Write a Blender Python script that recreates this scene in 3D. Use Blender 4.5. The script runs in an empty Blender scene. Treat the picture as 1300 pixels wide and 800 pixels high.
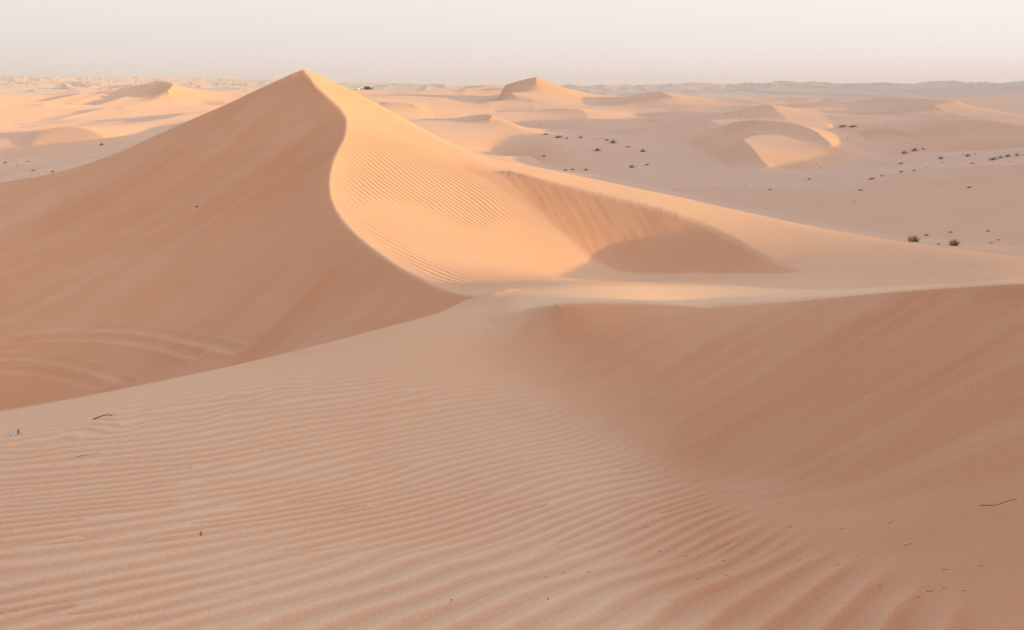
import bpy, bmesh, math, random, time
import numpy as np
from mathutils import Vector
T0 = time.time()
random.seed(4)
RAD = math.radians
scene = bpy.context.scene
coll = scene.collection

# ------------------------------------------------------------------ camera
FPX = 1264.0                                    # focal length in pixels of the 1300 px wide photograph
PITCH = math.atan(288.0 / FPX)                  # eye-level horizon lies at row 112
cam_d = bpy.data.cameras.new('camera')
cam_d.sensor_width = 36.0
cam_d.lens = FPX / 1300.0 * 36.0
cam_d.clip_start = 0.05
cam_d.clip_end = 40000.0
cam = bpy.data.objects.new('camera', cam_d)
coll.objects.link(cam)
cam.location = (0, 0, 0)
cam.rotation_euler = (math.pi / 2 - PITCH, 0, 0)
scene.camera = cam

# ------------------------------------------------------------------ sky, sun, exposure
SUN_AZ, SUN_EL = 113.0, 4.3                      # azimuth clockwise from the view direction (+Y)
world = bpy.data.worlds.new('World')
scene.world = world
world.use_nodes = True
nt = world.node_tree
nt.nodes.clear()
w_out = nt.nodes.new('ShaderNodeOutputWorld')
sky = nt.nodes.new('ShaderNodeTexSky')
sky.sky_type = 'NISHITA'
sky.sun_disc = False
sky.sun_elevation = RAD(SUN_EL)
sky.sun_rotation = RAD(SUN_AZ)
sky.dust_density = 4.0
bg1 = nt.nodes.new('ShaderNodeBackground')
bg1.inputs['Strength'].default_value = 0.05
nt.links.new(sky.outputs[0], bg1.inputs[0])
# thin dusty veil over the whole sky: pale pink low down, greyer up high, brighter towards the sun's side
geo = nt.nodes.new('ShaderNodeTexCoord')
sep = nt.nodes.new('ShaderNodeSeparateXYZ')
nt.links.new(geo.outputs['Generated'], sep.inputs[0])
ramp = nt.nodes.new('ShaderNodeValToRGB')
ramp.color_ramp.interpolation = 'EASE'
e = ramp.color_ramp.elements
e[0].position = 0.0;  e[0].color = (0.87, 0.825, 0.845, 1)
e[1].position = 0.20; e[1].color = (0.865, 0.83, 0.85, 1)
e2 = ramp.color_ramp.elements.new(0.7); e2.color = (0.62, 0.60, 0.61, 1)
e3 = ramp.color_ramp.elements.new(1.0); e3.color = (0.56, 0.56, 0.60, 1)
nt.links.new(sep.outputs['Z'], ramp.inputs[0])
dotn = nt.nodes.new('ShaderNodeVectorMath'); dotn.operation = 'DOT_PRODUCT'
nt.links.new(geo.outputs['Generated'], dotn.inputs[0])
dotn.inputs[1].default_value = (math.sin(RAD(SUN_AZ)), math.cos(RAD(SUN_AZ)), 0.1)
mr = nt.nodes.new('ShaderNodeMapRange')
mr.inputs['From Min'].default_value = -1; mr.inputs['From Max'].default_value = 1
mr.inputs['To Min'].default_value = 0.47; mr.inputs['To Max'].default_value = 0.71
nt.links.new(dotn.outputs['Value'], mr.inputs['Value'])
mxx = nt.nodes.new('ShaderNodeMath'); mxx.operation = 'MAXIMUM'; mxx.inputs[1].default_value = 0.0
nt.links.new(dotn.outputs['Value'], mxx.inputs[0])
pw = nt.nodes.new('ShaderNodeMath'); pw.operation = 'POWER'; pw.inputs[1].default_value = 4.0
nt.links.new(mxx.outputs[0], pw.inputs[0])
mglow = nt.nodes.new('ShaderNodeMath'); mglow.operation = 'MULTIPLY_ADD'; mglow.inputs[1].default_value = 0.55
nt.links.new(pw.outputs[0], mglow.inputs[0]); nt.links.new(mr.outputs[0], mglow.inputs[2])
bg2 = nt.nodes.new('ShaderNodeBackground')
nt.links.new(ramp.outputs[0], bg2.inputs[0])
nt.links.new(mglow.outputs[0], bg2.inputs['Strength'])
addn = nt.nodes.new('ShaderNodeAddShader')
nt.links.new(bg1.outputs[0], addn.inputs[0]); nt.links.new(bg2.outputs[0], addn.inputs[1])
nt.links.new(addn.outputs[0], w_out.inputs['Surface'])

sun_d = bpy.data.lights.new('sun', 'SUN')
sun_d.energy = 3.4
sun_d.angle = RAD(0.6)
sun_d.color = (1.0, 0.58, 0.10)
sun = bpy.data.objects.new('sun', sun_d)
coll.objects.link(sun)
sdir = Vector((math.sin(RAD(SUN_AZ)) * math.cos(RAD(SUN_EL)), math.cos(RAD(SUN_AZ)) * math.cos(RAD(SUN_EL)), math.sin(RAD(SUN_EL))))
sun.rotation_euler = sdir.to_track_quat('Z', 'Y').to_euler()
vs = scene.view_settings
vs.view_transform = 'Standard'; vs.look = 'None'; vs.exposure = 0.84; vs.gamma = 1.0
vs.use_curve_mapping = False

# ------------------------------------------------------------------ surveying: photograph pixel + distance (or height) -> place
SP, CP = math.sin(PITCH), math.cos(PITCH)
def tilt(px, r):
    """the whole plain falls gently from right to left: things on the right are nearer and higher"""
    q = min(1.0, max(0.0, (r - 50.0) / 110.0)); q = q * q * (3 - 2 * q)
    w_ = min(1.0, max(0.0, (r - 180.0) / 400.0))
    return 1.0 - (0.28 * q + 0.24 * w_) * max(-1.4, min(1.4, (px - 650.0) / 650.0))
def place(px, py, val):
    """val > 0: ground distance in metres; val < 0: height below the eye."""
    u = (px - 650.0) / FPX; v = (400.0 - py) / FPX
    x, y, z = u, CP + v * SP, -SP + v * CP
    h = math.hypot(x, y)
    t = z / h
    r = val if val > 0 else val / t
    r *= tilt(px, r)
    return (x / h * r, y / h * r, t * r)
def chain(pts, step=0.0011):
    """dense samples along a polyline given in world coordinates, smooth through its points (Catmull-Rom)"""
    P = np.array(pts, float)
    if len(P) == 1: return P
    Q = np.vstack([2 * P[0] - P[1], P, 2 * P[-1] - P[-2]])
    out = []
    for i in range(1, len(Q) - 2):
        p0, p1, p2, p3 = Q[i - 1], Q[i], Q[i + 1], Q[i + 2]
        seg = np.linalg.norm((p2 - p1)[:2]) / max(0.5, min(np.hypot(*p1[:2]), np.hypot(*p2[:2])))
        n = max(2, int(seg / step))
        t = np.linspace(0, 1, n, endpoint=False)[:, None]
        # centripetal-ish: damp the tangents where neighbours are far longer
        l1 = np.linalg.norm(p2 - p1) + 1e-6; l0 = np.linalg.norm(p1 - p0) + 1e-6; l2 = np.linalg.norm(p3 - p2) + 1e-6
        m1 = ((p1 - p0) / l0 * l1 + (p2 - p1)) * 0.5
        m2 = ((p2 - p1) + (p3 - p2) / l2 * l1) * 0.5
        out.append((2*t**3-3*t**2+1)*p1 + (t**3-2*t**2+t)*m1 + (-2*t**3+3*t**2)*p2 + (t**3-t**2)*m2)
    out.append(P[-1:])
    return np.vstack(out)

LINES = []          # (samples, sharp, weight)
def line(sharp, pts, w=1.0):
    P = [place(*p) if len(p) == 3 else p[:3] for p in pts]      # 4-tuples are world points already
    LINES.append((chain(P), sharp, w))
def W(x, y, z): return (x, y, z, 0)
def polar(px, r, z):
    """a hidden point in the direction of photo column px"""
    x, y, _ = place(px, 250, 20.0)
    f = tilt(px, r)
    return (x / 20 * r * f, y / 20 * r * f, z * f, 0)

# ---- near dune that the camera looks across (rippled hollow + slip face on the right)
FG_EDGE = [(-90, 556, -4.25), (0, 533, -4.15), (100, 508, -4.05), (190, 489, -3.95), (330, 461, -3.78), (450, 430, -3.62), (520, 410, -3.46), (575, 394, -3.50)]
line(0, FG_EDGE)
CREST_NEAR = [(622, 411, -3.47), (640, 403, -3.38), (665, 395.5, -3.28), (690, 390.5, -3.18), (712, 388, -3.10), (780, 386, 15.1), (850, 388, 15.9), (920, 391, 16.8), (960, 388, 16.6), (1000, 384, 15.9), (1025, 381.5, 15.2), (1050, 379, 14.3), (1100, 374, 13.9), (1200, 366, 13.0), (1300, 361, 12.1)]
line(1, CREST_NEAR + [W(7.2, 9.1, -1.75), W(8.6, 7.4, -1.35), W(10.2, 5.0, -0.9), W(11.6, 2, -0.6), W(12.6, -2, -0.4), W(13, -7, -0.4)])  # tail past the frame is unseen, raised to shade the foreground
for row in [
    [(-40, 800, -2.90), (300, 800, -2.98), (600, 800, -3.05), (900, 800, -3.08), (1100, 800, -2.95), (1340, 800, -2.65)],
    [(-60, 700, -3.22), (300, 700, -3.22), (600, 700, -3.42), (900, 715, -3.60), (1100, 710, -3.38), (1340, 700, -2.85)],
    [(-80, 600, -3.75), (200, 590, -3.62), (400, 580, -3.62), (600, 575, -3.88), (740, 570, -4.10)],
    [(300, 520, -3.66), (450, 500, -3.60), (560, 480, -3.66), (640, 470, -3.78)],
    [(560, 440, -3.52), (600, 425, -3.52), (620, 440, -3.62), (660, 480, -3.88), (730, 530, -4.08), (820, 585, -4.18), (910, 618, -4.15), (1020, 622, -3.90), (1150, 608, -3.46), (1300, 580, -2.95), (1400, 560, -2.7)]]:
    line(0, row, 0.35)
line(0, [W(6.2, 4.5, -2.75), W(7.2, 2.0, -2.7), W(8, -2, -2.7), W(8, -7, -2.8)], 0.5)
line(0, [W(-3, 0.5, -2.75), W(0, 1.5, -2.8), W(3, 0.5, -2.8)], 0.5)
line(0, [W(-6, -4, -2.8), W(0, -5, -2.9), W(6, -4, -2.9)], 0.5)
# sunlit saddle behind the near crest and its far rim
RIM = [(650, 366.5, 16.7), (665, 366, 16.8), (700, 364, 16.9), (745, 361.5, 17.2), (860, 360.5, 19.0), (940, 362, 20.0), (1000, 365, 19.8), (1060, 367, 18.9)]
line(0, RIM)
# saddle where the main dune's crest comes down
CREST_MAIN = [(387, 89, 40.0), (392, 97, 39.0), (402, 110, 37.6), (420, 126, 36.0), (433, 138, 34.9), (440, 151, 33.7), (438, 172, 31.8), (426, 197, 29.8), (419, 222, 27.8), (419, 245, 26.2), (425, 264, 25.0), (438, 284, 23.7), (457, 304, 22.4), (480, 322, 21.3), (503, 338, 20.2), (530, 352, 19.3), (556, 365, 18.3), (580, 373, 17.2), (600, 376.5, 16.6), (615, 376, 16.3), (630, 371, 16.4), (645, 367.5, 16.6)]
line(1, CREST_MAIN)
line(0, [(600, 398, -3.50), (640, 385, -3.42), (680, 376, 15.4)], 0.4)
# hollow on the left between both dunes
line(0, [(-120, 545, -6.0), (0, 526, -5.9), (110, 500, -5.8), (190, 482, -5.65), (330, 456, -5.0), (430, 430, -4.35), (520, 407, -3.85), (580, 390, -3.62)])
# left skyline of the main dune
LEFT_SKY = [(-120, 272, 50), (-60, 252, 47), (0, 232, 44.5), (60, 222, 43.0), (120, 206, 42.0), (160, 190, 41.4), (200, 171, 40.9), (240, 153, 40.5), (280, 136, 40.2), (320, 117, 40.0), (350, 103, 39.7), (372, 93, 39.9), (385, 88, 40.0)]
line(1, LEFT_SKY)
line(0, [(-120, 430, 27.0), (-60, 420, 25.6), (100, 400, 24.3), (250, 385, 23.2), (400, 365, 21.8), (480, 352, 20.5)], 0.1)
line(0, [(-120, 335, 37.0), (-60, 320, 34.5), (100, 295, 32.0), (250, 250, 32.0), (350, 215, 32.0), (410, 200, 31.2)], 0.1)
# right skyline ridge of the main dune
RIDGE = [(400, 93, 40.4), (420, 101, 40.8), (450, 115, 41.0), (480, 131, 40.5), (520, 154, 39.0), (560, 176, 37.4), (600, 194, 35.8), (640, 205, 34.6), (700, 216, 33.4), (760, 228, 32.5), (800, 237, 31.9), (850, 247, 31.1), (900, 259, 30.3), (950, 270, 29.6), (1000, 281, 28.8), (1050, 291, 28.0), (1100, 300, 27.2), (1150, 308, 26.3), (1200, 315, 25.5), (1250, 321, 25.0), (1300, 326, 24.6), (1400, 335, 24.0)]
line(0, RIDGE)
line(1, [(385, 88, 40.0), (390, 89.8, 40.15), (400, 93, 40.4)])
line(0, [polar(365, 40.8, 0.30), polar(376, 40.8, 0.44), polar(385, 40.8, 0.50), polar(393, 41.0, 0.44), polar(402, 41.3, 0.32), polar(420, 41.9, 0.1)])
# slip face inside the bowl
line(1, [(640, 217, 30.7), (670, 224, 30.1), (700, 232, 29.5), (750, 244, 28.7), (800, 256, 28.0), (850, 269, 27.3), (885, 281, 26.8), (915, 295, 26.0), (940, 308, 25.2), (965, 322, 24.4), (990, 333, 23.8)])
line(0, [(606, 211, 31.8), (628, 225, 30.3), (655, 246, 28.9), (692, 282, 27.0), (735, 322, 25.4), (775, 344, 24.9), (820, 348, 24.7), (880, 348, 24.1), (940, 347, 23.4), (985, 346, 22.7), (1050, 346, 22.6), (1120, 350, 21.8), (1200, 352, 21.0), (1300, 350, 20.2)])
line(0, [W(9.6, 16.6, -3.5), W(8.7, 13.2, -3.5), W(9.6, 10.6, -3.4), W(11.5, 7.5, -3.3), W(14, 2, -3.2)])  # unseen low ground, added so sun reaches the saddle
line(0, [(700, 356, 22.2), (745, 358, 22.8), (820, 357, 23.8), (900, 357, 22.6), (980, 358, 21.7)], 0.5)
line(0, [(500, 180, 32.0), (560, 240, 28.5), (610, 290, 25.4), (650, 335, 22.6)], 0.15)
# hidden backs falling to the plain
line(0, [polar(1450, 48, -8.4), polar(1300, 50, -8.6), polar(1150, 54, -9.0), polar(1000, 58, -9.6), polar(900, 60, -9.4), polar(800, 62, -9.0), polar(700, 64, -8.4), polar(600, 66, -8), polar(500, 66, -7.4), polar(385, 66, -6.6), polar(280, 62, -6.6), polar(160, 56, -7), polar(0, 52, -7.6), polar(-120, 50, -8)])
# ---- middle plain on the right
line(0, [(1450, 322, -9.4), (1300, 312, -10.4), (1200, 304, -11), (1100, 292, -11.7), (1000, 272, -12.4), (900, 253, -13), (800, 231, -13.2), (700, 211, -12.9), (640, 202, -12.7)])
line(0, [(845, 237, -12.7), (900, 235.5, -12.4), (950, 236, -12.2), (1000, 239, -12.0), (1050, 243, -11.8), (1110, 246, -11.5)], 0.5)
line(0, [(1420, 205, -9.0), (1300, 206, -9.6), (1240, 209, -10.1), (1180, 214, -10.8), (1130, 222, -11.7), (1085, 232, -12.4)])
line(0, [(1420, 198, -11), (1300, 201, -11.6), (1220, 205, -12.2), (1140, 211, -12.7), (1090, 219, -13.0)])
line(0, [(1300, 190, -12.6), (1200, 192, -12.6), (1130, 194, -12.6), (1110, 205, -12.9)], 0.5)
line(0, [(1420, 165, 268), (1300, 158.5, 262), (1265, 153, 262), (1220, 151.5, 262), (1180, 154, 258), (1140, 158, 252)])
line(0, [(1300, 175, -10.4), (1200, 173, -10.2), (1130, 177, -11.0)], 0.3)
line(0, [(1400, 152, 330), (1330, 150, 330), (1296, 152.5, 320), (1270, 149, 320), (1245, 147.5, 330), (1225, 143, 345), (1205, 138, 350), (1190, 135, 350)])
line(1, [(1215, 127, 380), (1195, 131, 360), (1186, 132.5, 350), (1194, 137, 342), (1203, 142, 336), (1215, 144, 330)])
line(0, [(1240, 146, 322), (1215, 146, 318), (1196, 146, 322)])
line(1, [(1150, 141, 320), (1162, 144, 314), (1172, 148, 308), (1183, 152, 300)])
line(0, [(1205, 151, 292), (1190, 154.5, 290), (1175, 155, 292)])
line(0, [(1120, 140, 360), (1160, 134, 380), (1180, 130, 395)], 0.4)
line(0, [(1215, 127, 400), (1180, 124.5, 420), (1130, 124, 430), (1090, 127, 430), (1060, 131, 425), (1045, 129.5, 430)])
line(1, [(1050, 126.5, 440), (1063, 129, 430), (1072, 130.5, 422)])
line(0, [(1100, 131, 400), (1060, 132.5, 400)], 0.5)
line(0, [(1150, 160, 240), (1110, 158, 240), (1075, 160.5, 234)], 0.6)
line(0, [(1150, 146, 330), (1110, 147, 330), (1070, 150, 320)], 0.5)
line(0, [(1110, 182, -11.0), (1080, 172, -10.6), (1055, 166, -10.3)], 0.4)
# S-shaped dune with the sunlit bowl
line(1, [(975, 209, 166), (968, 204, 168), (960, 193, 173), (952, 184, 179), (944, 177, 185), (950, 173.5, 190), (962, 171, 194), (980, 171.3, 197), (1000, 174, 198), (1025, 178, 197), (1055, 180.5, 196)])
line(1, [(930, 155, 222), (960, 152.5, 214), (985, 152.5, 216), (1000, 154.5, 214), (1015, 157.5, 212), (1028, 162, 209), (1038, 166.5, 206), (1044, 172, 202), (1055, 180, 197)])
line(0, [(955, 166, 202), (980, 167.5, 204), (1005, 170, 204), (1025, 173.5, 202), (1042, 178, 199)])
line(0, [(985, 212.5, 168), (1005, 217, 169), (1030, 219, 172), (1055, 214, 179), (1075, 208, 187), (1092, 201, 196), (1097, 196.5, 203), (1090, 189, 210), (1078, 181, 215), (1064, 173, 217), (1048, 166, 217)])
line(0, [(972, 211, 165), (985, 216, 164), (1010, 222, 163), (1050, 223, 168), (1090, 217, 177), (1120, 207, 190)])
line(0, [(930, 215, -12.6), (900, 200, -12.3), (880, 190, -12.0)], 0.4)
# dune with the lit strip (975-1055, 133-160)
line(1, [(945, 137, 300), (968, 133, 300), (980, 134, 290), (985, 140, 278), (992, 146, 268), (1000, 150, 258)])
line(0, [(1052, 154, 262), (1048, 159.5, 250), (1030, 158.5, 246), (1010, 153.5, 250)])
line(0, [(985, 133, 310), (1020, 141, 300), (1045, 149, 285), (1056, 155, 270)])
line(0, [(1057, 160.5, 232), (1030, 161.5, 228), (1000, 157, 234)], 0.5)
# small crest (888-1000, 150-157)
line(1, [(880, 153.5, 246), (892, 151, 246), (904, 153, 240), (912, 157.5, 232)])
line(0, [(912, 151, 258), (940, 151.5, 256), (985, 151.8, 250)], 0.6)
line(0, [(915, 158.5, 228), (935, 158.5, 228), (945, 156, 236)])
line(0, [(810, 170, 240), (835, 160, 246), (860, 155.5, 247), (880, 153.5, 247)], 0.6)
line(0, [(780, 176, 222), (840, 172, 218), (900, 168, 214), (935, 168, 208)], 0.4)
line(0, [(800, 205, -12.2), (860, 195, -11.9), (920, 190, -11.2)], 0.4)
# dune group (835-910, 115-145)
line(0, [(760, 131, 440), (790, 123, 450), (815, 118.5, 455), (840, 117, 455)])
line(1, [(835, 117.2, 455), (843, 118.5, 445), (852, 123, 430), (857, 126.5, 420)])
line(0, [(858, 120, 480), (880, 124, 470), (900, 127, 455), (910, 131, 430)])
line(0, [(860, 133, 385), (885, 133.5, 380), (905, 134, 385)])
line(1, [(897, 126, 455), (905, 128.5, 440), (909, 133, 425)])
line(0, [(780, 134, 390), (820, 127.5, 405), (855, 126.5, 415)])
line(0, [(838, 153, 282), (836, 147, 310), (860, 141, 335), (900, 139, 345)])
line(0, [(920, 126.5, 520), (980, 125, 520), (1040, 124.5, 520)])
line(0, [(920, 132, 440), (970, 130, 440)], 0.6)
# dune (640-836, 136-163) with lit right half
line(0, [(640, 147, 300), (665, 142.5, 304), (700, 139, 302), (736, 138.8, 298)])
line(1, [(736, 138.8, 298), (743, 142, 292), (745.5, 148, 280), (745, 155, 267), (742, 161, 257)])
line(0, [(745, 139.5, 302), (770, 141, 318), (800, 144.5, 328), (820, 149, 325), (836, 154, 312)])
line(0, [(830, 157.5, 295), (800, 161, 274), (770, 163.5, 256), (748, 162.5, 252)])
line(0, [(650, 165, 256), (700, 165, 256), (740, 165.5, 252), (790, 167, 250)])
line(0, [(690, 185, -12.3), (740, 180, -12.2), (800, 178, -12.1)], 0.4)
# far peak (680, 98)
line(1, [(640, 109, 430), (655, 104, 430), (670, 100, 428), (681, 98, 425)])
line(0, [(681, 98, 425), (695, 102, 430), (715, 112, 432), (740, 123, 432), (765, 132, 420), (790, 138, 400)])
line(1, [(637, 118, 400), (648, 119, 396), (655, 123, 388), (668, 129, 380), (690, 134, 372)])
line(0, [(660, 121, 392), (690, 131, 376), (720, 136.5, 366), (750, 137.5, 360)], 0.4)
line(0, [(636, 140, 350), (680, 139, 352), (720, 138.5, 350), (780, 140.5, 345)])
line(0, [(630, 145, 345), (600, 145, 318), (570, 142, 305)], 0.4)
# ridge with the vehicles and the shaded / lit dune under it
line(0, [(420, 113.6, 520), (445, 113.2, 520), (470, 113.3, 520), (490, 115, 510), (530, 115.8, 500), (570, 115, 490), (610, 113, 500), (640, 110, 470)])
line(1, [(585, 113, 560), (602, 108.8, 560), (620, 109.5, 560), (640, 112, 560)])
line(0, [(500, 120, 430), (540, 121, 420), (566, 123, 405)], 0.4)
line(0, [(566, 123, 390), (560, 130, 362), (558, 138, 332)], 0.6)
line(0, [(600, 122, 435), (625, 124, 445), (632, 132, 425), (628, 140, 385)], 0.7)
line(0, [(575, 147, 300), (545, 143, 300), (500, 131, 330), (470, 124, 350)], 0.6)
# lit dune (480-550, 129-153)
line(1, [(478, 134, 262), (484, 130.5, 262), (500, 129.5, 262), (518, 130.5, 262), (530, 134.5, 258), (542, 140, 258), (552, 147, 254)])
line(0, [(550, 149.5, 250), (535, 151.5, 232), (520, 154.5, 212), (505, 158, 196)])
# lit dune (520-715, 145-195)
line(0, [(515, 158, 206), (530, 152, 218), (560, 150, 226), (585, 151.5, 226)])
line(1, [(585, 151.5, 224), (596, 147, 222), (610, 144.5, 220), (624, 145, 216), (622, 151, 210)])
line(0, [(624, 145, 216), (640, 151, 212), (660, 162, 206), (680, 172, 200), (700, 180, 192), (718, 184, 186)])
line(0, [(590, 155, 214), (605, 155, 213), (618, 154.5, 212)])
line(0, [(716, 187.5, 184), (690, 192, 177), (650, 195.5, 168), (610, 198, 160), (575, 196, 155), (545, 186, 164)])
# ---- left middle distance
line(0, [(-120, 262, -11.5), (0, 226, 142), (40, 216, 143), (100, 206, 144), (140, 194, 150), (180, 175, 168), (240, 152, 198)])
line(0, [polar(-40, 92, -10.6), polar(60, 92, -10.0), polar(130, 96, -9.0), polar(180, 100, -8.2), polar(230, 115, -7.0), polar(270, 140, -6.2), polar(330, 190, -5.0)])
line(0, [polar(330, 310, -5.0), polar(390, 310, -4.0), polar(430, 320, -5.0)])
line(0, [(-20, 206, 156), (40, 203, 154), (90, 199, 152), (125, 188, 156)], 0.5)
line(0, [(38, 186, 160), (48, 172, 168), (65, 164, 172), (90, 161.5, 172), (115, 165, 168), (135, 174, 162)])
line(0, [(45, 200, 152), (36, 192, 158), (28, 180, 168)], 0.4)
line(0, [(-60, 176, 178), (0, 171, 180), (25, 168, 184)], 0.6)
line(0, [(0, 163, 216), (50, 158, 216), (100, 154, 216), (150, 151.5, 216), (200, 149.5, 216), (260, 143.5, 220), (300, 137, 225)])
line(1, [(-40, 155, 235), (0, 157, 235), (14, 159.5, 232), (22, 161.5, 226)])
line(0, [(-20, 165, 208), (10, 164.5, 210), (24, 163.5, 214)], 0.7)
line(0, [(-40, 149, 255), (40, 147.5, 255), (100, 147, 255), (160, 148, 250)])
# lit patch far left
line(1, [(-60, 127, 300), (-20, 129, 300), (0, 130.5, 300), (15, 134.5, 292), (35, 136.5, 288), (50, 135, 290), (58, 132, 296), (66, 133.5, 300), (88, 139.5, 290)])
line(0, [(-40, 146, 262), (0, 145, 264), (40, 143, 268), (70, 141, 276), (90, 140, 288)])
# lit patch (155-235, 138-148)
line(1, [(152, 144, 262), (160, 139, 268), (175, 139, 270), (200, 139.5, 272), (230, 141, 268)])
line(0, [(168, 147.5, 254), (200, 146.5, 256), (232, 142.5, 262), (262, 140.5, 262)])
# far peak (208, 104)
line(0, [(100, 122, 430), (140, 117, 410), (170, 111.5, 390), (195, 105.5, 375)])
line(1, [(195, 105.5, 375), (208, 103.8, 370), (219, 105.5, 364), (217, 111, 354), (214, 117, 344)])
line(0, [(219, 105.5, 366), (235, 112, 368), (252, 118, 373), (275, 122, 375), (298, 128, 372)])
line(1, [(180, 126, 352), (200, 122, 353), (213, 120.5, 351), (225, 122.5, 346), (218, 130, 336), (212, 138, 326)])
line(0, [(236, 126, 347), (250, 132, 342), (262, 138, 337)], 0.6)
line(0, [(214, 139.5, 323), (240, 140, 328), (270, 139, 337)])
line(1, [(183, 122, 360), (190, 121.5, 361), (205, 119.5, 361)])
line(0, [(185, 124.5, 356), (200, 123, 356)], 0.5)
line(0, [(80, 138, 330), (120, 136, 320), (150, 131, 330), (183, 123, 345)])
# far base of the dune belt, then the plains beyond
line(0, [polar(-300, 640, -13), polar(0, 620, -12), polar(100, 600, -12), polar(300, 640, -12), polar(420, 700, -14), polar(600, 720, -16), polar(900, 700, -17), polar(1100, 660, -17), polar(1300, 560, -15.5), polar(1600, 560, -15)])
line(0, [polar(-300, 1000, -12), polar(0, 1000, -12), polar(350, 1000, -14), polar(420, 1300, -20), polar(900, 1300, -21), polar(1300, 1100, -21), polar(1700, 1100, -20)])
line(0, [polar(-300, 2300, -3), polar(0, 2300, -3), polar(350, 2300, -8), polar(450, 2300, -19), polar(900, 2300, -19), polar(1300, 2100, -19), polar(1700, 2100, -17)])
line(0, [polar(-300, 4600, 44), polar(0, 4600, 38), polar(350, 4800, 24), polar(430, 4600, -2), polar(900, 4600, -4), polar(1300, 4600, 4), polar(1700, 4600, 4)])
line(0, [polar(-300, 9000, 50), polar(0, 9000, 45), polar(350, 9000, 30), polar(420, 9000, 5), polar(700, 9000, 0), polar(1000, 9000, 4), polar(1300, 9000, 10), polar(1700, 9000, 10)])
# ground out of the frame, all round
def arc(r, z, a0, a1, n=24):
    return [W(r * math.sin(RAD(a)), r * math.cos(RAD(a)), z) for a in np.linspace(a0, a1, n)]
for r, z in ((14, -3.6), (30, -5.5), (60, -9), (150, -11), (400, -12), (1500, -20), (9000, -10)):
    line(0, arc(r, z, -178, -60), 0.3)
    line(0, arc(r, z, 100 if r < 31 else 52, 178), 0.3)
line(0, [W(11.5, 16.5, -3.3), W(15, 13.5, -3.5), W(19, 8, -3.6), W(22, 0, -3.8)])
line(1, [W(74, 14, -4), W(84, 35, 2), W(95, 58, 4.5), W(104, 76, 4), W(110, 88, 1), W(116, 98, -3)])  # unseen dune ridge, added to cast shade over the right plain
line(0, [W(94, 108, -8.2), W(102, 126, -8.2), W(114, 142, -8.2)])  # unseen dip past the added ridge, keeps sun on the S-shaped dune
line(0, [W(68, 35, -6.5), W(76, 62, -6.8), W(88, 92, -7)])
line(0, [W(130, 40, -6), W(142, 70, -6.5), W(150, 105, -7)])
line(0, [W(16, 22, -4.8), W(26, 20, -6), W(36, 14, -7)])

# ------------------------------------------------------------------ polar grid of the desert
half = RAD(31.0)
dth = 0.00128
th_in = np.arange(-half, half + dth, dth)
def grow(n, start, end, first):
    # n steps from start to end, geometric growth from 'first'
    q = 1.0
    lo, hi = 1.0, 2.0
    L = end - start
    for _ in range(60):
        q = (lo + hi) / 2
        s = first * (q ** n - 1) / (q - 1) if q > 1.000001 else first * n
        if s > L: hi = q
        else: lo = q
    return start + np.cumsum(first * q ** np.arange(n))
out_n = 72
th_r = grow(out_n, th_in[-1], math.pi, dth * 1.5); th_r[-1] = math.pi
theta = np.concatenate([-th_r[::-1] + (th_in[0] + th_in[-1]), th_in, th_r])
theta[0] = -math.pi
def ds_of(r):
    pts = np.log([0.5, 3.6, 4.6, 16, 18, 45, 60, 450, 900, 9500])
    val = np.log([0.12, 0.02, 0.0014, 0.0046, 0.0048, 0.0048, 0.0056, 0.0056, 0.010, 0.014])
    return math.exp(np.interp(math.log(r), pts, val))
s = math.log(0.5); S = [s]
while s < math.log(9500.0):
    s += ds_of(math.exp(s)); S.append(s)
S = np.array(S)
NT, NS = len(theta), len(S)
print('grid', NT, NS, NT * NS)

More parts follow.
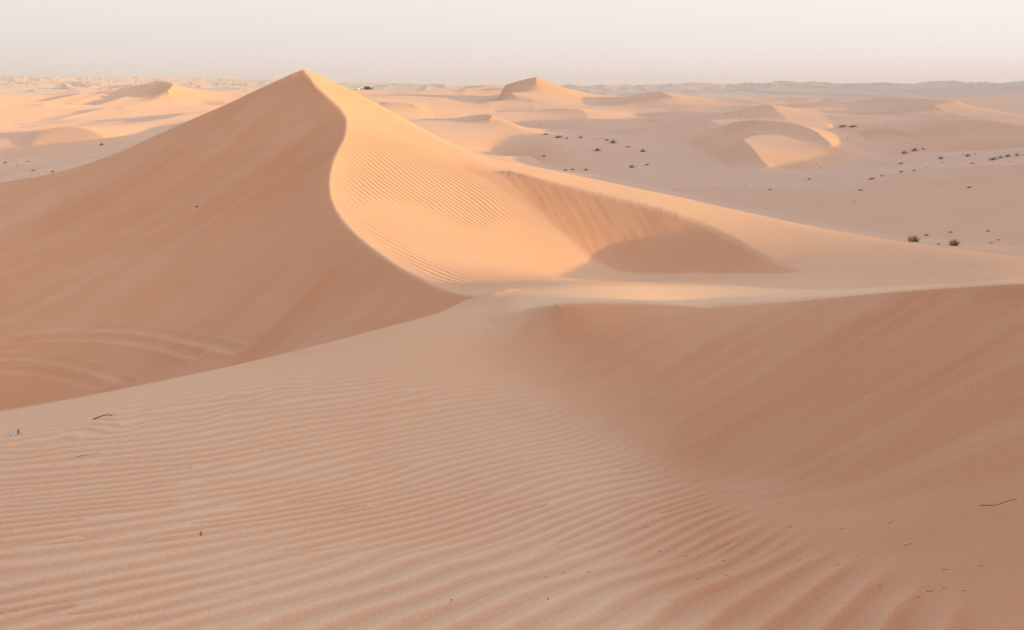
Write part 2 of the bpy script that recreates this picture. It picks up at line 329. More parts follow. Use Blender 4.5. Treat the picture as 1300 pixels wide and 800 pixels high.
def solve_level(th, sg, z, iters, plate=True):
    nt_, ns_ = len(th), len(sg)
    hth = np.diff(th); hs = np.diff(sg)
    cth = np.empty(nt_); cth[1:-1] = (hth[1:] + hth[:-1]) / 2; cth[0] = hth[0] / 2; cth[-1] = hth[-1] / 2
    cs = np.empty(ns_); cs[1:-1] = (hs[1:] + hs[:-1]) / 2; cs[0] = hs[0] / 2; cs[-1] = hs[-1] / 2
    wt = cs[:, None] / hth[None, :]                 # (ns, nt-1)
    ws = cth[None, :] / hs[:, None]                 # (ns-1, nt)
    I, J, Wt, Z = [], [], [], []
    for smp, sharp, w in LINES:
        r = np.hypot(smp[:, 0], smp[:, 1]); t = np.arctan2(smp[:, 0], smp[:, 1]); q = np.log(r)
        j = np.clip(np.searchsorted(th, t) - 1, 0, nt_ - 2); i = np.clip(np.searchsorted(sg, q) - 1, 0, ns_ - 2)
        fj = np.clip((t - th[j]) / (th[j + 1] - th[j]), 0, 1); fi = np.clip((q - sg[i]) / (sg[i + 1] - sg[i]), 0, 1)
        lam = w * (0.5 if not sharp else 8.0) * min(1.0, (th[nt_ // 2 + 1] - th[nt_ // 2]) / 0.00128) 
        for di, wi in ((0, 1 - fi), (1, fi)):
            for dj, wj in ((0, 1 - fj), (1, fj)):
                pass
        I.append(i); J.append(j); Wt.append(np.stack([(1 - fi) * (1 - fj), (1 - fi) * fj, fi * (1 - fj), fi * fj], 1)); Z.append(np.stack([smp[:, 2], np.full(len(r), lam)], 1))
    I = np.concatenate(I); J = np.concatenate(J); Wt = np.concatenate(Wt); Z = np.concatenate(Z)
    lam = Z[:, 1]; zt = Z[:, 0]
    idx = np.stack([I * nt_ + J, I * nt_ + J + 1, (I + 1) * nt_ + J, (I + 1) * nt_ + J + 1], 1)
    N = ns_ * nt_
    def BtB(x):
        v = (x.ravel()[idx] * Wt).sum(1) * lam
        return np.bincount(idx.ravel(), (Wt * v[:, None]).ravel(), N).reshape(ns_, nt_)
    b = np.bincount(idx.ravel(), (Wt * (zt * lam)[:, None]).ravel(), N).reshape(ns_, nt_)
    # bending stiffness that rounds hollows and backs; none across the knife-edge crests
    near = np.zeros((ns_, nt_), bool)
    for smp, sharp, w in LINES:
        if not sharp: continue
        t = np.arctan2(smp[:, 0], smp[:, 1]); q = np.log(np.hypot(smp[:, 0], smp[:, 1]))
        j = np.clip(np.searchsorted(th, t) - 1, 0, nt_ - 2); i = np.clip(np.searchsorted(sg, q) - 1, 0, ns_ - 2)
        for di in (0, 1):
            for dj in (0, 1): near[i + di, j + dj] = True
    ell = np.interp(sg, np.log([2.0, 45.0, 75.0, 400.0]), [0.045, 0.030, 0.0025, 0.0012])
    wb = (ell[:, None] ** 2) / (cth[None, :] * cs[:, None]) * (~near)
    wb[0] = 0; wb[-1] = 0; wb[:, 0] = 0; wb[:, -1] = 0
    wb[:, np.abs(th) > half] *= 0.0
    def K(x):
        y = np.zeros_like(x)
        d = (x[:, 1:] - x[:, :-1]) * wt; y[:, 1:] += d; y[:, :-1] -= d
        d = (x[1:] - x[:-1]) * ws; y[1:] += d; y[:-1] -= d
        return y
    def A(x):
        y = K(x)
        return y + K(wb * y) + BtB(x)
    diag = np.zeros((ns_, nt_)); diag[:, 1:] += wt; diag[:, :-1] += wt; diag[1:] += ws; diag[:-1] += ws
    dk = diag.copy()
    diag += wb * dk ** 2
    diag[:, 1:] += wt ** 2 * wb[:, :-1]; diag[:, :-1] += wt ** 2 * wb[:, 1:]
    diag[1:] += ws ** 2 * wb[:-1]; diag[:-1] += ws ** 2 * wb[1:]
    diag += np.bincount(idx.ravel(), (Wt * Wt * lam[:, None]).ravel(), N).reshape(ns_, nt_)
    Mi = 1.0 / diag
    r_ = b - A(z); p = Mi * r_; rz = (r_ * p).sum(); rz0 = rz; z = z.copy()
    for k in range(iters):
        Ap = A(p); al = rz / (p * Ap).sum(); z += al * p; r_ -= al * Ap
        y = Mi * r_; rz2 = (r_ * y).sum()
        if rz2 < 1e-14 * max(rz0, 1e-9): break
        p = y + (rz2 / rz) * p; rz = rz2
    return z
def sub(a, k):
    idx = np.arange(0, len(a), k)
    if idx[-1] != len(a) - 1: idx = np.append(idx, len(a) - 1)
    return idx
def resample(z, th0, s0, th1, s1):
    a = np.empty((z.shape[0], len(th1)))
    j = np.clip(np.searchsorted(th0, th1, 'right') - 1, 0, len(th0) - 2); f = (th1 - th0[j]) / (th0[j + 1] - th0[j])
    a = z[:, j] * (1 - f) + z[:, j + 1] * f
    i = np.clip(np.searchsorted(s0, s1, 'right') - 1, 0, len(s0) - 2); g = ((s1 - s0[i]) / (s0[i + 1] - s0[i]))[:, None]
    return a[i] * (1 - g) + a[i + 1] * g
z = None
for k, it in ((16, 2500), (8, 1500), (4, 600), (2, 220), (1, 70)):
    it_, is_ = sub(theta, k), sub(S, k)
    t_, s_ = theta[it_], S[is_]
    z = np.full((len(s_), len(t_)), -8.0) if z is None else resample(z, tp, sp_, t_, s_)
    z = solve_level(t_, s_, z, it)
    tp, sp_ = t_, s_
    if k == 4: pass
print('solved', round(time.time() - T0, 1))

print('softened', round(time.time() - T0, 1))

# nothing behind the knife-edge summit stands above it
tpx, ttn, trr = [], [], []
for q in LEFT_SKY + RIDGE[:-1]:
    p_ = place(*q); r_ = math.hypot(p_[0], p_[1]); tpx.append(math.atan2(p_[0], p_[1])); ttn.append(p_[2] / r_); trr.append(r_)
cap_t = np.interp(theta, tpx, ttn); cap_r = np.interp(theta, tpx, trr)
rr_ = np.exp(S)[:, None]
msk = (rr_ > 0.93 * cap_r[None, :]) & (rr_ < 1.9 * cap_r[None, :]) & ((theta > tpx[0]) & (theta < tpx[-1]))[None, :]
z = np.where(msk, np.minimum(z, cap_t[None, :] * rr_), z)
X = np.exp(S)[:, None] * np.sin(theta)[None, :]
Y = np.exp(S)[:, None] * np.cos(theta)[None, :]
R = np.exp(S)[:, None] * np.ones_like(theta)[None, :]
TH = np.ones_like(S)[:, None] * theta[None, :]

# ------------------------------------------------------------------ noise and masks
def hash2(ix, iy, seed):
    h = (ix.astype(np.int64) * 374761393 + iy.astype(np.int64) * 668265263 + seed * 974711) & 0xffffffff
    h = ((h ^ (h >> 13)) * 1274126177) & 0xffffffff
    h = (h ^ (h >> 16)) & 0xffffffff
    return h.astype(np.float32) / 4294967295.0
def vnoise(x, y, seed=0):
    ix = np.floor(x); iy = np.floor(y); fx = x - ix; fy = y - iy
    fx = fx * fx * fx * (fx * (fx * 6 - 15) + 10); fy = fy * fy * fy * (fy * (fy * 6 - 15) + 10)
    a = hash2(ix, iy, seed); b = hash2(ix + 1, iy, seed); c = hash2(ix, iy + 1, seed); d = hash2(ix + 1, iy + 1, seed)
    return (a * (1 - fx) + b * fx) * (1 - fy) + (c * (1 - fx) + d * fx) * fy - 0.5
def smooth(a, b, x):
    t = np.clip((x - a) / (b - a), 0, 1); return t * t * (3 - 2 * t)
def seg_dist(px_, py_, P):
    d = np.full(px_.shape, 1e9)
    for (x0, y0), (x1, y1) in zip(P[:-1], P[1:]):
        vx, vy = x1 - x0, y1 - y0; L = vx * vx + vy * vy + 1e-12
        t = np.clip(((px_ - x0) * vx + (py_ - y0) * vy) / L, 0, 1)
        d = np.minimum(d, np.hypot(px_ - x0 - t * vx, py_ - y0 - t * vy))
    return d
def seen(px, py, rmin=1.0, rmax=8000.0):
    """where the sight line through a photo pixel first meets the sand beyond rmin"""
    u = (px - 650.0) / FPX; v = (400.0 - py) / FPX
    dx, dy, dz = u, CP + v * SP, -SP + v * CP
    h = math.hypot(dx, dy); dx /= h; dy /= h; dz /= h
    t = math.atan2(dx, dy)
    j = int(np.clip(np.searchsorted(theta, t) - 1, 0, NT - 2)); a = (t - theta[j]) / (theta[j + 1] - theta[j])
    i0_ = int(np.searchsorted(S, math.log(rmin))); i1_ = int(np.searchsorted(S, math.log(rmax)))
    rr = np.exp(S[i0_:i1_]); col = z[i0_:i1_, j] * (1 - a) + z[i0_:i1_, j + 1] * a
    e_ = col - dz * rr
    k = np.argmax(e_ >= 0)
    if e_[k] < 0: return None
    if k == 0: r = rr[0]; g = col[0]
    else:
        f = -e_[k - 1] / (e_[k] - e_[k - 1]); r = rr[k - 1] + f * (rr[k] - rr[k - 1]); g = dz * r
    return Vector((dx * r, dy * r, g))
def region(pts, width, rmin=2.0, rmax=60.0):
    """soft mask of a piece of ground; its outline is surveyed on the sand surface"""
    P = []
    for p in pts:
        if len(p) == 2:
            q = seen(p[0], p[1], rmin, rmax)
            if q is None:
                q = Vector(place(p[0], p[1], rmax))
        else: q = place(*p) if len(p) == 3 else p[:3]
        P.append((math.atan2(q[0], q[1]), math.log(math.hypot(q[0], q[1]))))
    P.append(P[0])
    t0, t1 = min(p[0] for p in P) - width, max(p[0] for p in P) + width
    s0, s1 = min(p[1] for p in P) - width, max(p[1] for p in P) + width
    j0, j1 = np.searchsorted(theta, [t0, t1]); i0, i1 = np.searchsorted(S, [s0, s1])
    out = np.zeros((NS, NT), np.float32)
    tx = TH[i0:i1, j0:j1]; sy = np.log(R[i0:i1, j0:j1])
    inside = np.zeros(tx.shape, bool)
    for (x0, y0), (x1, y1) in zip(P[:-1], P[1:]):
        c = ((y0 > sy) != (y1 > sy)) & (tx < (x1 - x0) * (sy - y0) / ((y1 - y0) if y1 != y0 else 1e-12) + x0)
        inside ^= c
    d = seg_dist(tx, sy, P)
    out[i0:i1, j0:j1] = np.where(inside, smooth(0, width, d), 0)
    return out

SLIP_OUT = [(620, 213), (640, 216.5), (700, 231.5), (750, 243.5), (800, 255.5), (850, 268.5), (885, 280.5), (915, 295), (940, 308), (965, 322), (990, 334), (1030, 345), (985, 349), (940, 348), (880, 348), (820, 348), (785, 346), (740, 322), (700, 288), (660, 250), (632, 224)]
NEAR_SLIP = [(625, 405), (645, 392), W(0.8, 15.6, 0), W(2.5, 17.0, 0), W(5, 16.2, 0), W(6.6, 13.6, 0), W(7.4, 11, 0), W(7.8, 9.1, 0), W(7.2, 6.0, 0), (1300, 610), (1150, 640), (1000, 660), (880, 640), (800, 590), (720, 530), (640, 470), (600, 430)]
near_hi = np.searchsorted(S, math.log(20.0))
Xn, Yn, Rn, Tn = X[:near_hi], Y[:near_hi], R[:near_hi], TH[:near_hi]
def inner_r(pts):
    """ground distance of a line as a function of direction"""
    P = [place(*p) if len(p) == 3 else p[:3] for p in pts]
    t = np.array([math.atan2(p[0], p[1]) for p in P]); r = np.array([math.hypot(p[0], p[1]) for p in P])
    o = np.argsort(t); return t[o], r[o]
bt, br = inner_r(FG_EDGE + [(600, 388, 15.9), (640, 378, 16.2)] + RIM + [(1130, 371, 15.0), (1200, 366, 13.6), (1300, 361, 12.7)])
rb1 = np.interp(theta, bt, br)

z_base = z.copy()
# ---- wind ripples of the hollow at the camera's feet (true relief)
gx = np.arange(-9, 10, 0.06); gy = np.arange(1.0, 19.0, 0.03)
GX, GY = np.meshgrid(gx, gy)
slope_x = np.interp(gx, [-7, -5, -3.6, -2.5, -1.3, 0, 1, 2, 4, 7], [0.0, 0.1, 0.28, 0.70, 1.25, 1.5, 1.35, 1.15, 1.0, 0.9])
slope_g = np.ones_like(GX) * slope_x[None, :]
lamA = 0.265 - 0.06 * smooth(9.0, 11.0, GY) * smooth(-3.4, -1.6, GX) - 0.06 * smooth(11.0, 13.5, GY) * smooth(-2.6, -0.5, GX)
lamB = 0.47 + 0.0 * GX
def phase_field(lam, yref):
    ph = np.cumsum(1.0 / lam, 0) * 0.03
    iref = int((yref - 1.0) / 0.03)
    return ph - ph[iref:iref + 1] - (np.cumsum(slope_x / lam[iref]) * 0.06)[None, :]
phA, phB = phase_field(lamA, 9.0), phase_field(lamB, 6.5)
lam = lamA
def bilin(G, x, y):
    fx = np.clip((x - gx[0]) / 0.06, 0, len(gx) - 1.001); fy = np.clip((y - gy[0]) / 0.03, 0, len(gy) - 1.001)
    i = fy.astype(int); j = fx.astype(int); a = fy - i; b = fx - j
    return G[i, j] * (1 - a) * (1 - b) + G[i, j + 1] * (1 - a) * b + G[i + 1, j] * a * (1 - b) + G[i + 1, j + 1] * a * b
phase = bilin(phA, Xn, Yn)
phase_b = bilin(phB, Xn, Yn) + 0.55 * vnoise(Xn * 0.5, Yn * 0.6, 13) + 0.35 * vnoise(Xn * 1.2, Yn * 1.5, 15)
edge_wob = smooth(9.3, 11.5, Yn - 0.35 * (Xn + 4)) * smooth(-1.6, -3.2, Xn)
phase = phase + 0.5 * vnoise(Xn * 0.5, Yn * 0.7, 3) + 0.28 * vnoise(Xn * 1.3, Yn * 1.6, 5) + edge_wob * (1.3 * vnoise(Xn * 1.6, Yn * 1.2, 8) + 0.8 * vnoise(Xn * 3.4, Yn * 2.6, 9))
rng = np.random.RandomState(5)
for k in range(40):                                     # Y-junctions where ripples merge
    cx, cy = rng.uniform(-6, 2.0), rng.uniform(4.5, 12.5)
    sg_ = 1 if rng.rand() > 0.5 else -1
    if cy > 9.2 and cx < -1.8: continue
    ang = math.atan(float(np.interp(cx, gx, slope_x)))
    c_, s_2 = math.cos(ang), math.sin(ang)
    ex, ey = cx + c_ * rng.uniform(1.0, 2.4) - s_2 * 0.2, cy + s_2 * rng.uniform(1.0, 2.4) + c_ * 0.2
    def swirl(x0, y0):
        dx, dy = Xn - x0, Yn - y0
        return np.arctan2(-dx * s_2 + dy * c_, (dx * c_ + dy * s_2) * 0.22)
    phase = phase + sg_ * (swirl(cx, cy) - swirl(ex, ey)) / (2 * math.pi)
loc = bilin(lamA / np.sqrt(1 + slope_g ** 2), Xn, Yn)
locb = bilin(lamB / np.sqrt(1 + slope_g ** 2), Xn, Yn)
def profile(p):
    p = 2 * math.pi * p
    return np.sin(p + 0.55 * np.sin(p)) * 0.88 + 0.10 * np.sin(2 * p)
wB = smooth(7.7, 6.7, Yn - 0.15 * Xn + 0.9 * vnoise(Xn * 0.9, Yn * 0.9, 17)) * smooth(-2.6, -1.2, Xn + 1.2 * vnoise(Xn * 0.8, Yn * 0.8, 18) + 0.35 * (Yn - 6))
prof = profile(phase) * (1 - wB) * loc * 0.100 + profile(phase_b) * wB * locb * 0.070
m_r = region([W(-9, 8, 0), W(-8, 10.5, 0), (0, 545), (100, 520), (200, 498), (330, 474), (450, 458), (560, 466), (655, 452), (755, 497), (845, 555), (940, 612), (1020, 660), (1150, 710), (1290, 790), W(3.2, 3.5, 0), W(0, 3.0, 0), W(-4, 3, 0)], 0.09, 3, 16)[:near_hi]
amp = m_r * (0.85 + 0.7 * vnoise(Xn * 0.35, Yn * 0.35, 11)) * (1 - 0.30 * edge_wob) * (1 - 0.30 * smooth(0.2, 2.6, Xn))
fade_hi = smooth(3.2, 3.9, Rn)
z[:near_hi] += prof * amp * fade_hi
ripple_sort = np.clip(prof / 0.012, -1, 1) * m_r * fade_hi      # coarse pale grains gather on ripple crests
# broad swells
z[:near_hi] += 0.02 * vnoise(Xn * 0.6 + 4, Yn * 0.6, 21) * smooth(14.5, 10, Rn) * fade_hi
# ---- slip face of the near dune: avalanche tongues running down it
slip = region(NEAR_SLIP, 0.10, 3, 16)[:near_hi]
cc = np.arctan2(Yn - 9.5, Xn + 3.0) * 6.0
aa = np.hypot(Yn - 9.5, Xn + 3.0) * 1.6
str_ = 1.7 * (0.055 * vnoise(cc * 0.8, aa * 0.10, 31) + 0.040 * vnoise(cc * 2.1, aa * 0.16, 32) + 0.020 * vnoise(cc * 5.2, aa * 0.35, 33) * (0.5 + vnoise(cc * .7, aa * .7, 35)) * 2 + 0.008 * vnoise(cc * 13, aa * 0.8, 34))
ct_, cr_ = inner_r(CREST_NEAR)
slip = slip * smooth(0.0, -0.03, (Rn - np.interp(Tn, ct_, cr_)) / Rn)
z[:near_hi] += slip * str_ * smooth(0.0, 0.5, slip)
streak_sort = slip * np.clip(vnoise(cc * 3.1, aa * 0.16, 36) + 0.8 * vnoise(cc * 8.0, aa * 0.3, 37) + 0.5 * vnoise(cc * 0.9, aa * 0.1, 38), -1, 1)

# ---- streaks on the shaded flank of the main dune and on its inner slip face
i0, i1 = np.searchsorted(S, [math.log(14.5), math.log(43)])
Xm, Ym = X[i0:i1], Y[i0:i1]
flank = region(LEFT_SKY + CREST_MAIN[1:-3] + [(590, 382), (520, 408), (430, 432), (330, 459), (190, 487), (100, 505), (0, 531), W(-12, 16, 0)], 0.05, 15.5, 41)[i0:i1]
c1 = Xm * 0.62 - Ym * 0.30; a1 = Xm * 0.30 + Ym * 0.62
z[i0:i1] += flank * (0.22 * vnoise(c1 * 0.22, a1 * 0.06, 41) + 0.08 * vnoise(c1 * 1.1, a1 * 0.12, 42) + 0.035 * vnoise(c1 * 3.1, a1 * 0.3, 43) * (0.6 + vnoise(c1 * .5, a1 * .4, 45)))
inner = region(SLIP_OUT, 0.018, 19.5, 41)[i0:i1]
c2 = Xm + 0.25 * Ym; a2_ = Ym - 0.25 * Xm
z[i0:i1] += inner * (0.012 * np.abs(vnoise(c2 * 1.3, a2_ * 0.15, 51)) + 0.009 * vnoise(c2 * 4.4, a2_ * 0.3, 52) + 0.012 * vnoise(c2 * 9, a2_ * 0.6, 53))
# vehicle tracks in the left hollow: shallow ruts with pale thrown-up edges
rut = np.zeros((NS, NT), np.float32)
def track(pts, depth, wid):
    P = [seen(px, py, 15.5, 40) for px, py in pts]
    C_ = chain([(p[0], p[1], 0) for p in P if p is not None], 0.01)[:, :2]
    rr_ = np.hypot(C_[:, 0], C_[:, 1])
    lo = np.searchsorted(S, math.log(rr_.min() - 1)); hi = np.searchsorted(S, math.log(rr_.max() + 1))
    tt = np.arctan2(C_[:, 0], C_[:, 1]); a, b = np.searchsorted(theta, [tt.min() - 0.05, tt.max() + 0.05])
    x, y = X[lo:hi, a:b], Y[lo:hi, a:b]
    d = seg_dist(x, y, [tuple(c) for c in C_[::3]] + [tuple(C_[-1])])
    z[lo:hi, a:b] += -depth * np.exp(-(d / wid) ** 2) + (0.5 + 0.7 * vnoise(x * 2.2, y * 2.2, 91)) * depth * np.exp(-((d - 1.8 * wid) / (0.7 * wid)) ** 2) + 0.012 * vnoise(x * 9, y * 9, 92) * np.exp(-(d / (2.2 * wid)) ** 2)
    rut[lo:hi, a:b] = np.maximum(rut[lo:hi, a:b], np.exp(-(d / (1.3 * wid)) ** 2) * (0.75 + 0.7 * vnoise(x * 1.7, y * 1.7, 93)))
track([(-60, 428), (0, 424.5), (60, 418), (100, 415.5), (160, 418), (220, 427), (270, 438), (300, 446)], 0.035, 0.10)
track([(-60, 440), (0, 436.5), (50, 431.5), (110, 430), (160, 433), (210, 442), (250, 452)], 0.035, 0.10)
track([(-60, 455), (0, 454), (50, 455), (85, 461), (130, 473), (165, 486)], 0.035, 0.10)
track([(-60, 471), (0, 470), (35, 471.5), (80, 478), (120, 490)], 0.03, 0.10)
# ---- undulation of the middle distance, kept off the crests
j_in = slice(0, NT)
m0 = np.searchsorted(S, math.log(55)); m1 = np.searchsorted(S, math.log(700))
x, y, r = X[m0:m1], Y[m0:m1], R[m0:m1]
z[m0:m1] += (0.45 * vnoise(x / 21, y / 30, 61) + 0.22 * vnoise(x / 8, y / 13, 62)) * smooth(55, 90, r)
# low dune trains running away from the camera between the larger dunes
tr = np.abs(vnoise(x / 34 + 0.35 * vnoise(x / 60, y / 60, 66), y / 120, 64)) + 0.5 * np.abs(vnoise(x / 15, y / 60, 65))
z[m0:m1] += (0.9 - 2.6 * tr) * (0.75 * smooth(-0.16, -0.30, TH[m0:m1]) * smooth(200, 290, r) + 0.35 * smooth(230, 330, r))
# ---- far dune sea and hazy hills
f0 = np.searchsorted(S, math.log(480))
x, y, r, t = X[f0:], Y[f0:], R[f0:], TH[f0:]
def ridged(x, y, seed):
    v = 1 - np.abs(vnoise(x, y, seed)) * 2
    return v * v
left = smooth(-0.14, -0.30, t)
far = smooth(620, 1500, r)
n1 = ridged(x / 210, y / 420, 71) + 0.7 * ridged(x / 95 + 3, y / 200, 72) + 0.35 * ridged(x / 42, y / 90, 73)
n2 = ridged(x / 420, y / 900, 74) + 0.6 * ridged(x / 150, y / 380, 75) + 0.35 * ridged(x / 60, y / 150, 76)
z[f0:] += far * left * (n1 - 0.7) * (9 + 14 * smooth(1200, 4500, r))
z[f0:] += far * (1 - left) * ((n2 - 0.8) * (5 + 17 * smooth(1500, 4500, r)) + 18 * smooth(2500, 5000, r) * vnoise(x / 900, y / 1400, 77))
print('detailed', round(time.time() - T0, 1))
Z = z
def ground(xx, yy):
    """height of the finished sand surface"""
    t = math.atan2(xx, yy); q = math.log(math.hypot(xx, yy))
    j = int(np.clip(np.searchsorted(theta, t) - 1, 0, NT - 2)); i = int(np.clip(np.searchsorted(S, q) - 1, 0, NS - 2))
    a = (t - theta[j]) / (theta[j + 1] - theta[j]); b = (q - S[i]) / (S[i + 1] - S[i])
    return float(Z[i, j] * (1 - a) * (1 - b) + Z[i, j + 1] * a * (1 - b) + Z[i + 1, j] * (1 - a) * b + Z[i + 1, j + 1] * a * b)
# ------------------------------------------------------------------ sand colour (the sand's own colour, plus sunlight painted into the tint)
tint = np.zeros((NS, NT), np.float32)               # 0 pale windward sand .. 1 fine red slip-face sand; painted sunlight shares it
def add_tint(pts, amt, width, r0, r1):
    global tint
    tint = np.maximum(tint, region(pts, width, r0, r1) * amt)
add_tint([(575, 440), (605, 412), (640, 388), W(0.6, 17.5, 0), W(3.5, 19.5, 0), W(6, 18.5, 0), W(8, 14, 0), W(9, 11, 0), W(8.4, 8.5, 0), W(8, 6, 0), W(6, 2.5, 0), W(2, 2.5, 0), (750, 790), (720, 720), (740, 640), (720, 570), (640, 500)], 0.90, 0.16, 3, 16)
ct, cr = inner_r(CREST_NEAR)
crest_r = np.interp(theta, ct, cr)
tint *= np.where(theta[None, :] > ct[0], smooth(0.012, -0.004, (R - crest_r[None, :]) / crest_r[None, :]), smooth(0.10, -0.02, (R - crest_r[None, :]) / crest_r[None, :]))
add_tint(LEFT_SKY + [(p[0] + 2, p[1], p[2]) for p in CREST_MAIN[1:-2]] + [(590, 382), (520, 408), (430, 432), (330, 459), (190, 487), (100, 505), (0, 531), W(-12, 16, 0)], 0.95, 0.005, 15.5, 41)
add_tint(SLIP_OUT, 0.68, 0.008, 19.5, 41)
add_tint([(p[0] + 1, p[1]) for p in CREST_MAIN[2:-1]] + [(700, 358), (745, 352), (738, 326), (695, 286), (655, 246), (640, 215), (600, 196), (560, 178), (520, 157), (480, 134), (450, 118), (420, 104)], 0.22, 0.02, 17, 41)  # orange tint paints golden sunlight onto the main dune's face
add_tint([(575, 196), (610, 205), (650, 222), (690, 258), (706, 296), (690, 296), (655, 262), (620, 240), (590, 226), (560, 210)], 0.75, 0.035, 19, 41)  # stronger orange, painting the grazing light in the hollow

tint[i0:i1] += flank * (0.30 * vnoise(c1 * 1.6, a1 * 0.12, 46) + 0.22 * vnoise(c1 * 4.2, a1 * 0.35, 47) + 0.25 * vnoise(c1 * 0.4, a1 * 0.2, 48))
tint[:near_hi] += -0.30 * ripple_sort + 0.30 * streak_sort
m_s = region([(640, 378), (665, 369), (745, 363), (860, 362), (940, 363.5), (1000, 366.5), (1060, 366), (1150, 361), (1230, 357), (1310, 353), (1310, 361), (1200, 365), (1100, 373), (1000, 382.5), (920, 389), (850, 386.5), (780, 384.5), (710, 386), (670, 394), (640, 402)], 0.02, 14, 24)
tint -= 0.5 * m_s  # pale blown sand plus sunlight painted on the saddle and crest strip
tint -= 0.42 * rut
# ------------------------------------------------------------------ sand material
def new_mat(name):
    m = bpy.data.materials.new(name); m.use_nodes = True
    n = m.node_tree; n.nodes.clear()
    out = n.nodes.new('ShaderNodeOutputMaterial'); b = n.nodes.new('ShaderNodeBsdfPrincipled')
    n.links.new(b.outputs[0], out.inputs['Surface'])
    return m, n, b
def simple_mat(name, col, rough=0.8, var=0.25, scale=20.0, metal=0.0, coat=0.0):
    m, n, b = new_mat(name)
    tc = n.nodes.new('ShaderNodeTexCoord'); nz = n.nodes.new('ShaderNodeTexNoise'); nz.inputs['Scale'].default_value = scale
    n.links.new(tc.outputs['Object'], nz.inputs['Vector'])
    mx = n.nodes.new('ShaderNodeMix'); mx.data_type = 'RGBA'
    mx.inputs[6].default_value = tuple(c * (1 - var) for c in col) + (1,); mx.inputs[7].default_value = tuple(min(1, c * (1 + var)) for c in col) + (1,)
    n.links.new(nz.outputs[0], mx.inputs[0]); n.links.new(mx.outputs[2], b.inputs['Base Color'])
    b.inputs['Roughness'].default_value = rough; b.inputs['Metallic'].default_value = metal
    b.inputs['Coat Weight'].default_value = coat
    return m
def sand_material():
    m, n, b = new_mat('wind_blown_sand')
    L = n.links.new
    def node(t, **k):
        a = n.nodes.new(t)
        for q, v in k.items(): setattr(a, q, v)
        return a
    def math_(op, a, b_=None, c=None):
        q = node('ShaderNodeMath', operation=op)
        for i, v in enumerate((a, b_, c)):
            if v is None: continue
            if isinstance(v, (int, float)): q.inputs[i].default_value = v
            else: L(v, q.inputs[i])
        return q.outputs[0]
    pos = node('ShaderNodeNewGeometry').outputs['Position']
    at = node('ShaderNodeAttribute', attribute_name='sand')          # R: red sand, G: dune-face ripples, B: ridge ripples
    sp = node('ShaderNodeSeparateColor'); L(at.outputs['Color'], sp.inputs[0])
    def noise(scale, detail=2.0, vec=pos, rough=0.5):
        q = node('ShaderNodeTexNoise'); q.inputs['Scale'].default_value = scale; q.inputs['Detail'].default_value = detail; q.inputs['Roughness'].default_value = rough
        L(vec, q.inputs['Vector']); return q.outputs[0]
    big = noise(0.13, 3); mid = noise(0.9, 4); far_n = noise(0.012, 4)
    t1 = math_('MULTIPLY_ADD', math_('SUBTRACT', big, 0.5), 0.9, sp.outputs[0])
    t2 = math_('MULTIPLY_ADD', math_('SUBTRACT', mid, 0.5), 0.45, t1)
    t2 = math_('MULTIPLY_ADD', math_('SUBTRACT', far_n, 0.5), 0.8, t2)
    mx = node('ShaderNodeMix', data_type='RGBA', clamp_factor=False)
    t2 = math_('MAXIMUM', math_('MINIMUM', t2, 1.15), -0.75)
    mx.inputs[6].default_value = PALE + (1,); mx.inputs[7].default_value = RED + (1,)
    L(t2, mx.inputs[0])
    grain = noise(160.0, 2); gr2 = noise(38.0, 3)
    g = math_('ADD', math_('MULTIPLY', math_('SUBTRACT', grain, 0.5), 0.62), math_('MULTIPLY', math_('SUBTRACT', gr2, 0.5), 0.20))
    g = math_('ADD', g, 1.0)
    mul = node('ShaderNodeVectorMath', operation='SCALE'); L(mx.outputs[2], mul.inputs[0]); L(g, mul.inputs['Scale'])
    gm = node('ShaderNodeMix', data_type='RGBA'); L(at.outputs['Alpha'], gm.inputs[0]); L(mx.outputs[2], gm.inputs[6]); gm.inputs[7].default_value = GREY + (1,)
    st = node('ShaderNodeAttribute', attribute_name='far_grey'); sm = node('ShaderNodeMix', data_type='RGBA'); L(st.outputs['Fac'], sm.inputs[0]); L(gm.outputs[2], sm.inputs[6]); sm.inputs[7].default_value = FAR_GREY + (1,)
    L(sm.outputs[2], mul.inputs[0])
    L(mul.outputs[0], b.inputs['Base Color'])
    b.inputs['Roughness'].default_value = 0.9
    b.inputs['Specular IOR Level'].default_value = 0.15
    b.inputs['Diffuse Roughness'].default_value = 0.6
    # ripples of the sunlit face, and fainter ones along the ridge
    def ripple(nx, ny, wl, warp, seedscale, mask, amp):
        d = node('ShaderNodeVectorMath', operation='DOT_PRODUCT'); L(pos, d.inputs[0]); d.inputs[1].default_value = (nx, ny, 0)
        w1 = noise(seedscale, 1); w2 = noise(seedscale * 4.3, 1)
        p = math_('MULTIPLY_ADD', math_('SUBTRACT', w1, 0.5), warp, d.outputs['Value'])
        p = math_('MULTIPLY_ADD', math_('SUBTRACT', w2, 0.5), warp * 0.22, p)
        p = math_('MULTIPLY', p, 2 * math.pi / wl)
        s_ = math_('SINE', math_('ADD', p, math_('MULTIPLY', math_('SINE', p), 0.5)))
        return math_('MULTIPLY', math_('MULTIPLY', s_, mask), amp)
    h1 = ripple(0.84, 0.54, 0.17, 0.35, 0.35, sp.outputs[1], 0.012)
    h2 = ripple(0.10, 0.99, 0.26, 0.5, 0.4, sp.outputs[2], 0.008)
    hs = math_('ADD', h1, h2)
    hs = math_('MULTIPLY_ADD', grain, 0.0012, hs)
    hs = math_('MULTIPLY_ADD', gr2, 0.003, hs)
    bp = node('ShaderNodeBump'); bp.inputs['Strength'].default_value = 1.0; bp.inputs['Distance'].default_value = 1.0
    L(hs, bp.inputs['Height']); L(bp.outputs[0], b.inputs['Normal'])
    return m
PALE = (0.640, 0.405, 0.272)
RED = (0.560, 0.290, 0.170)
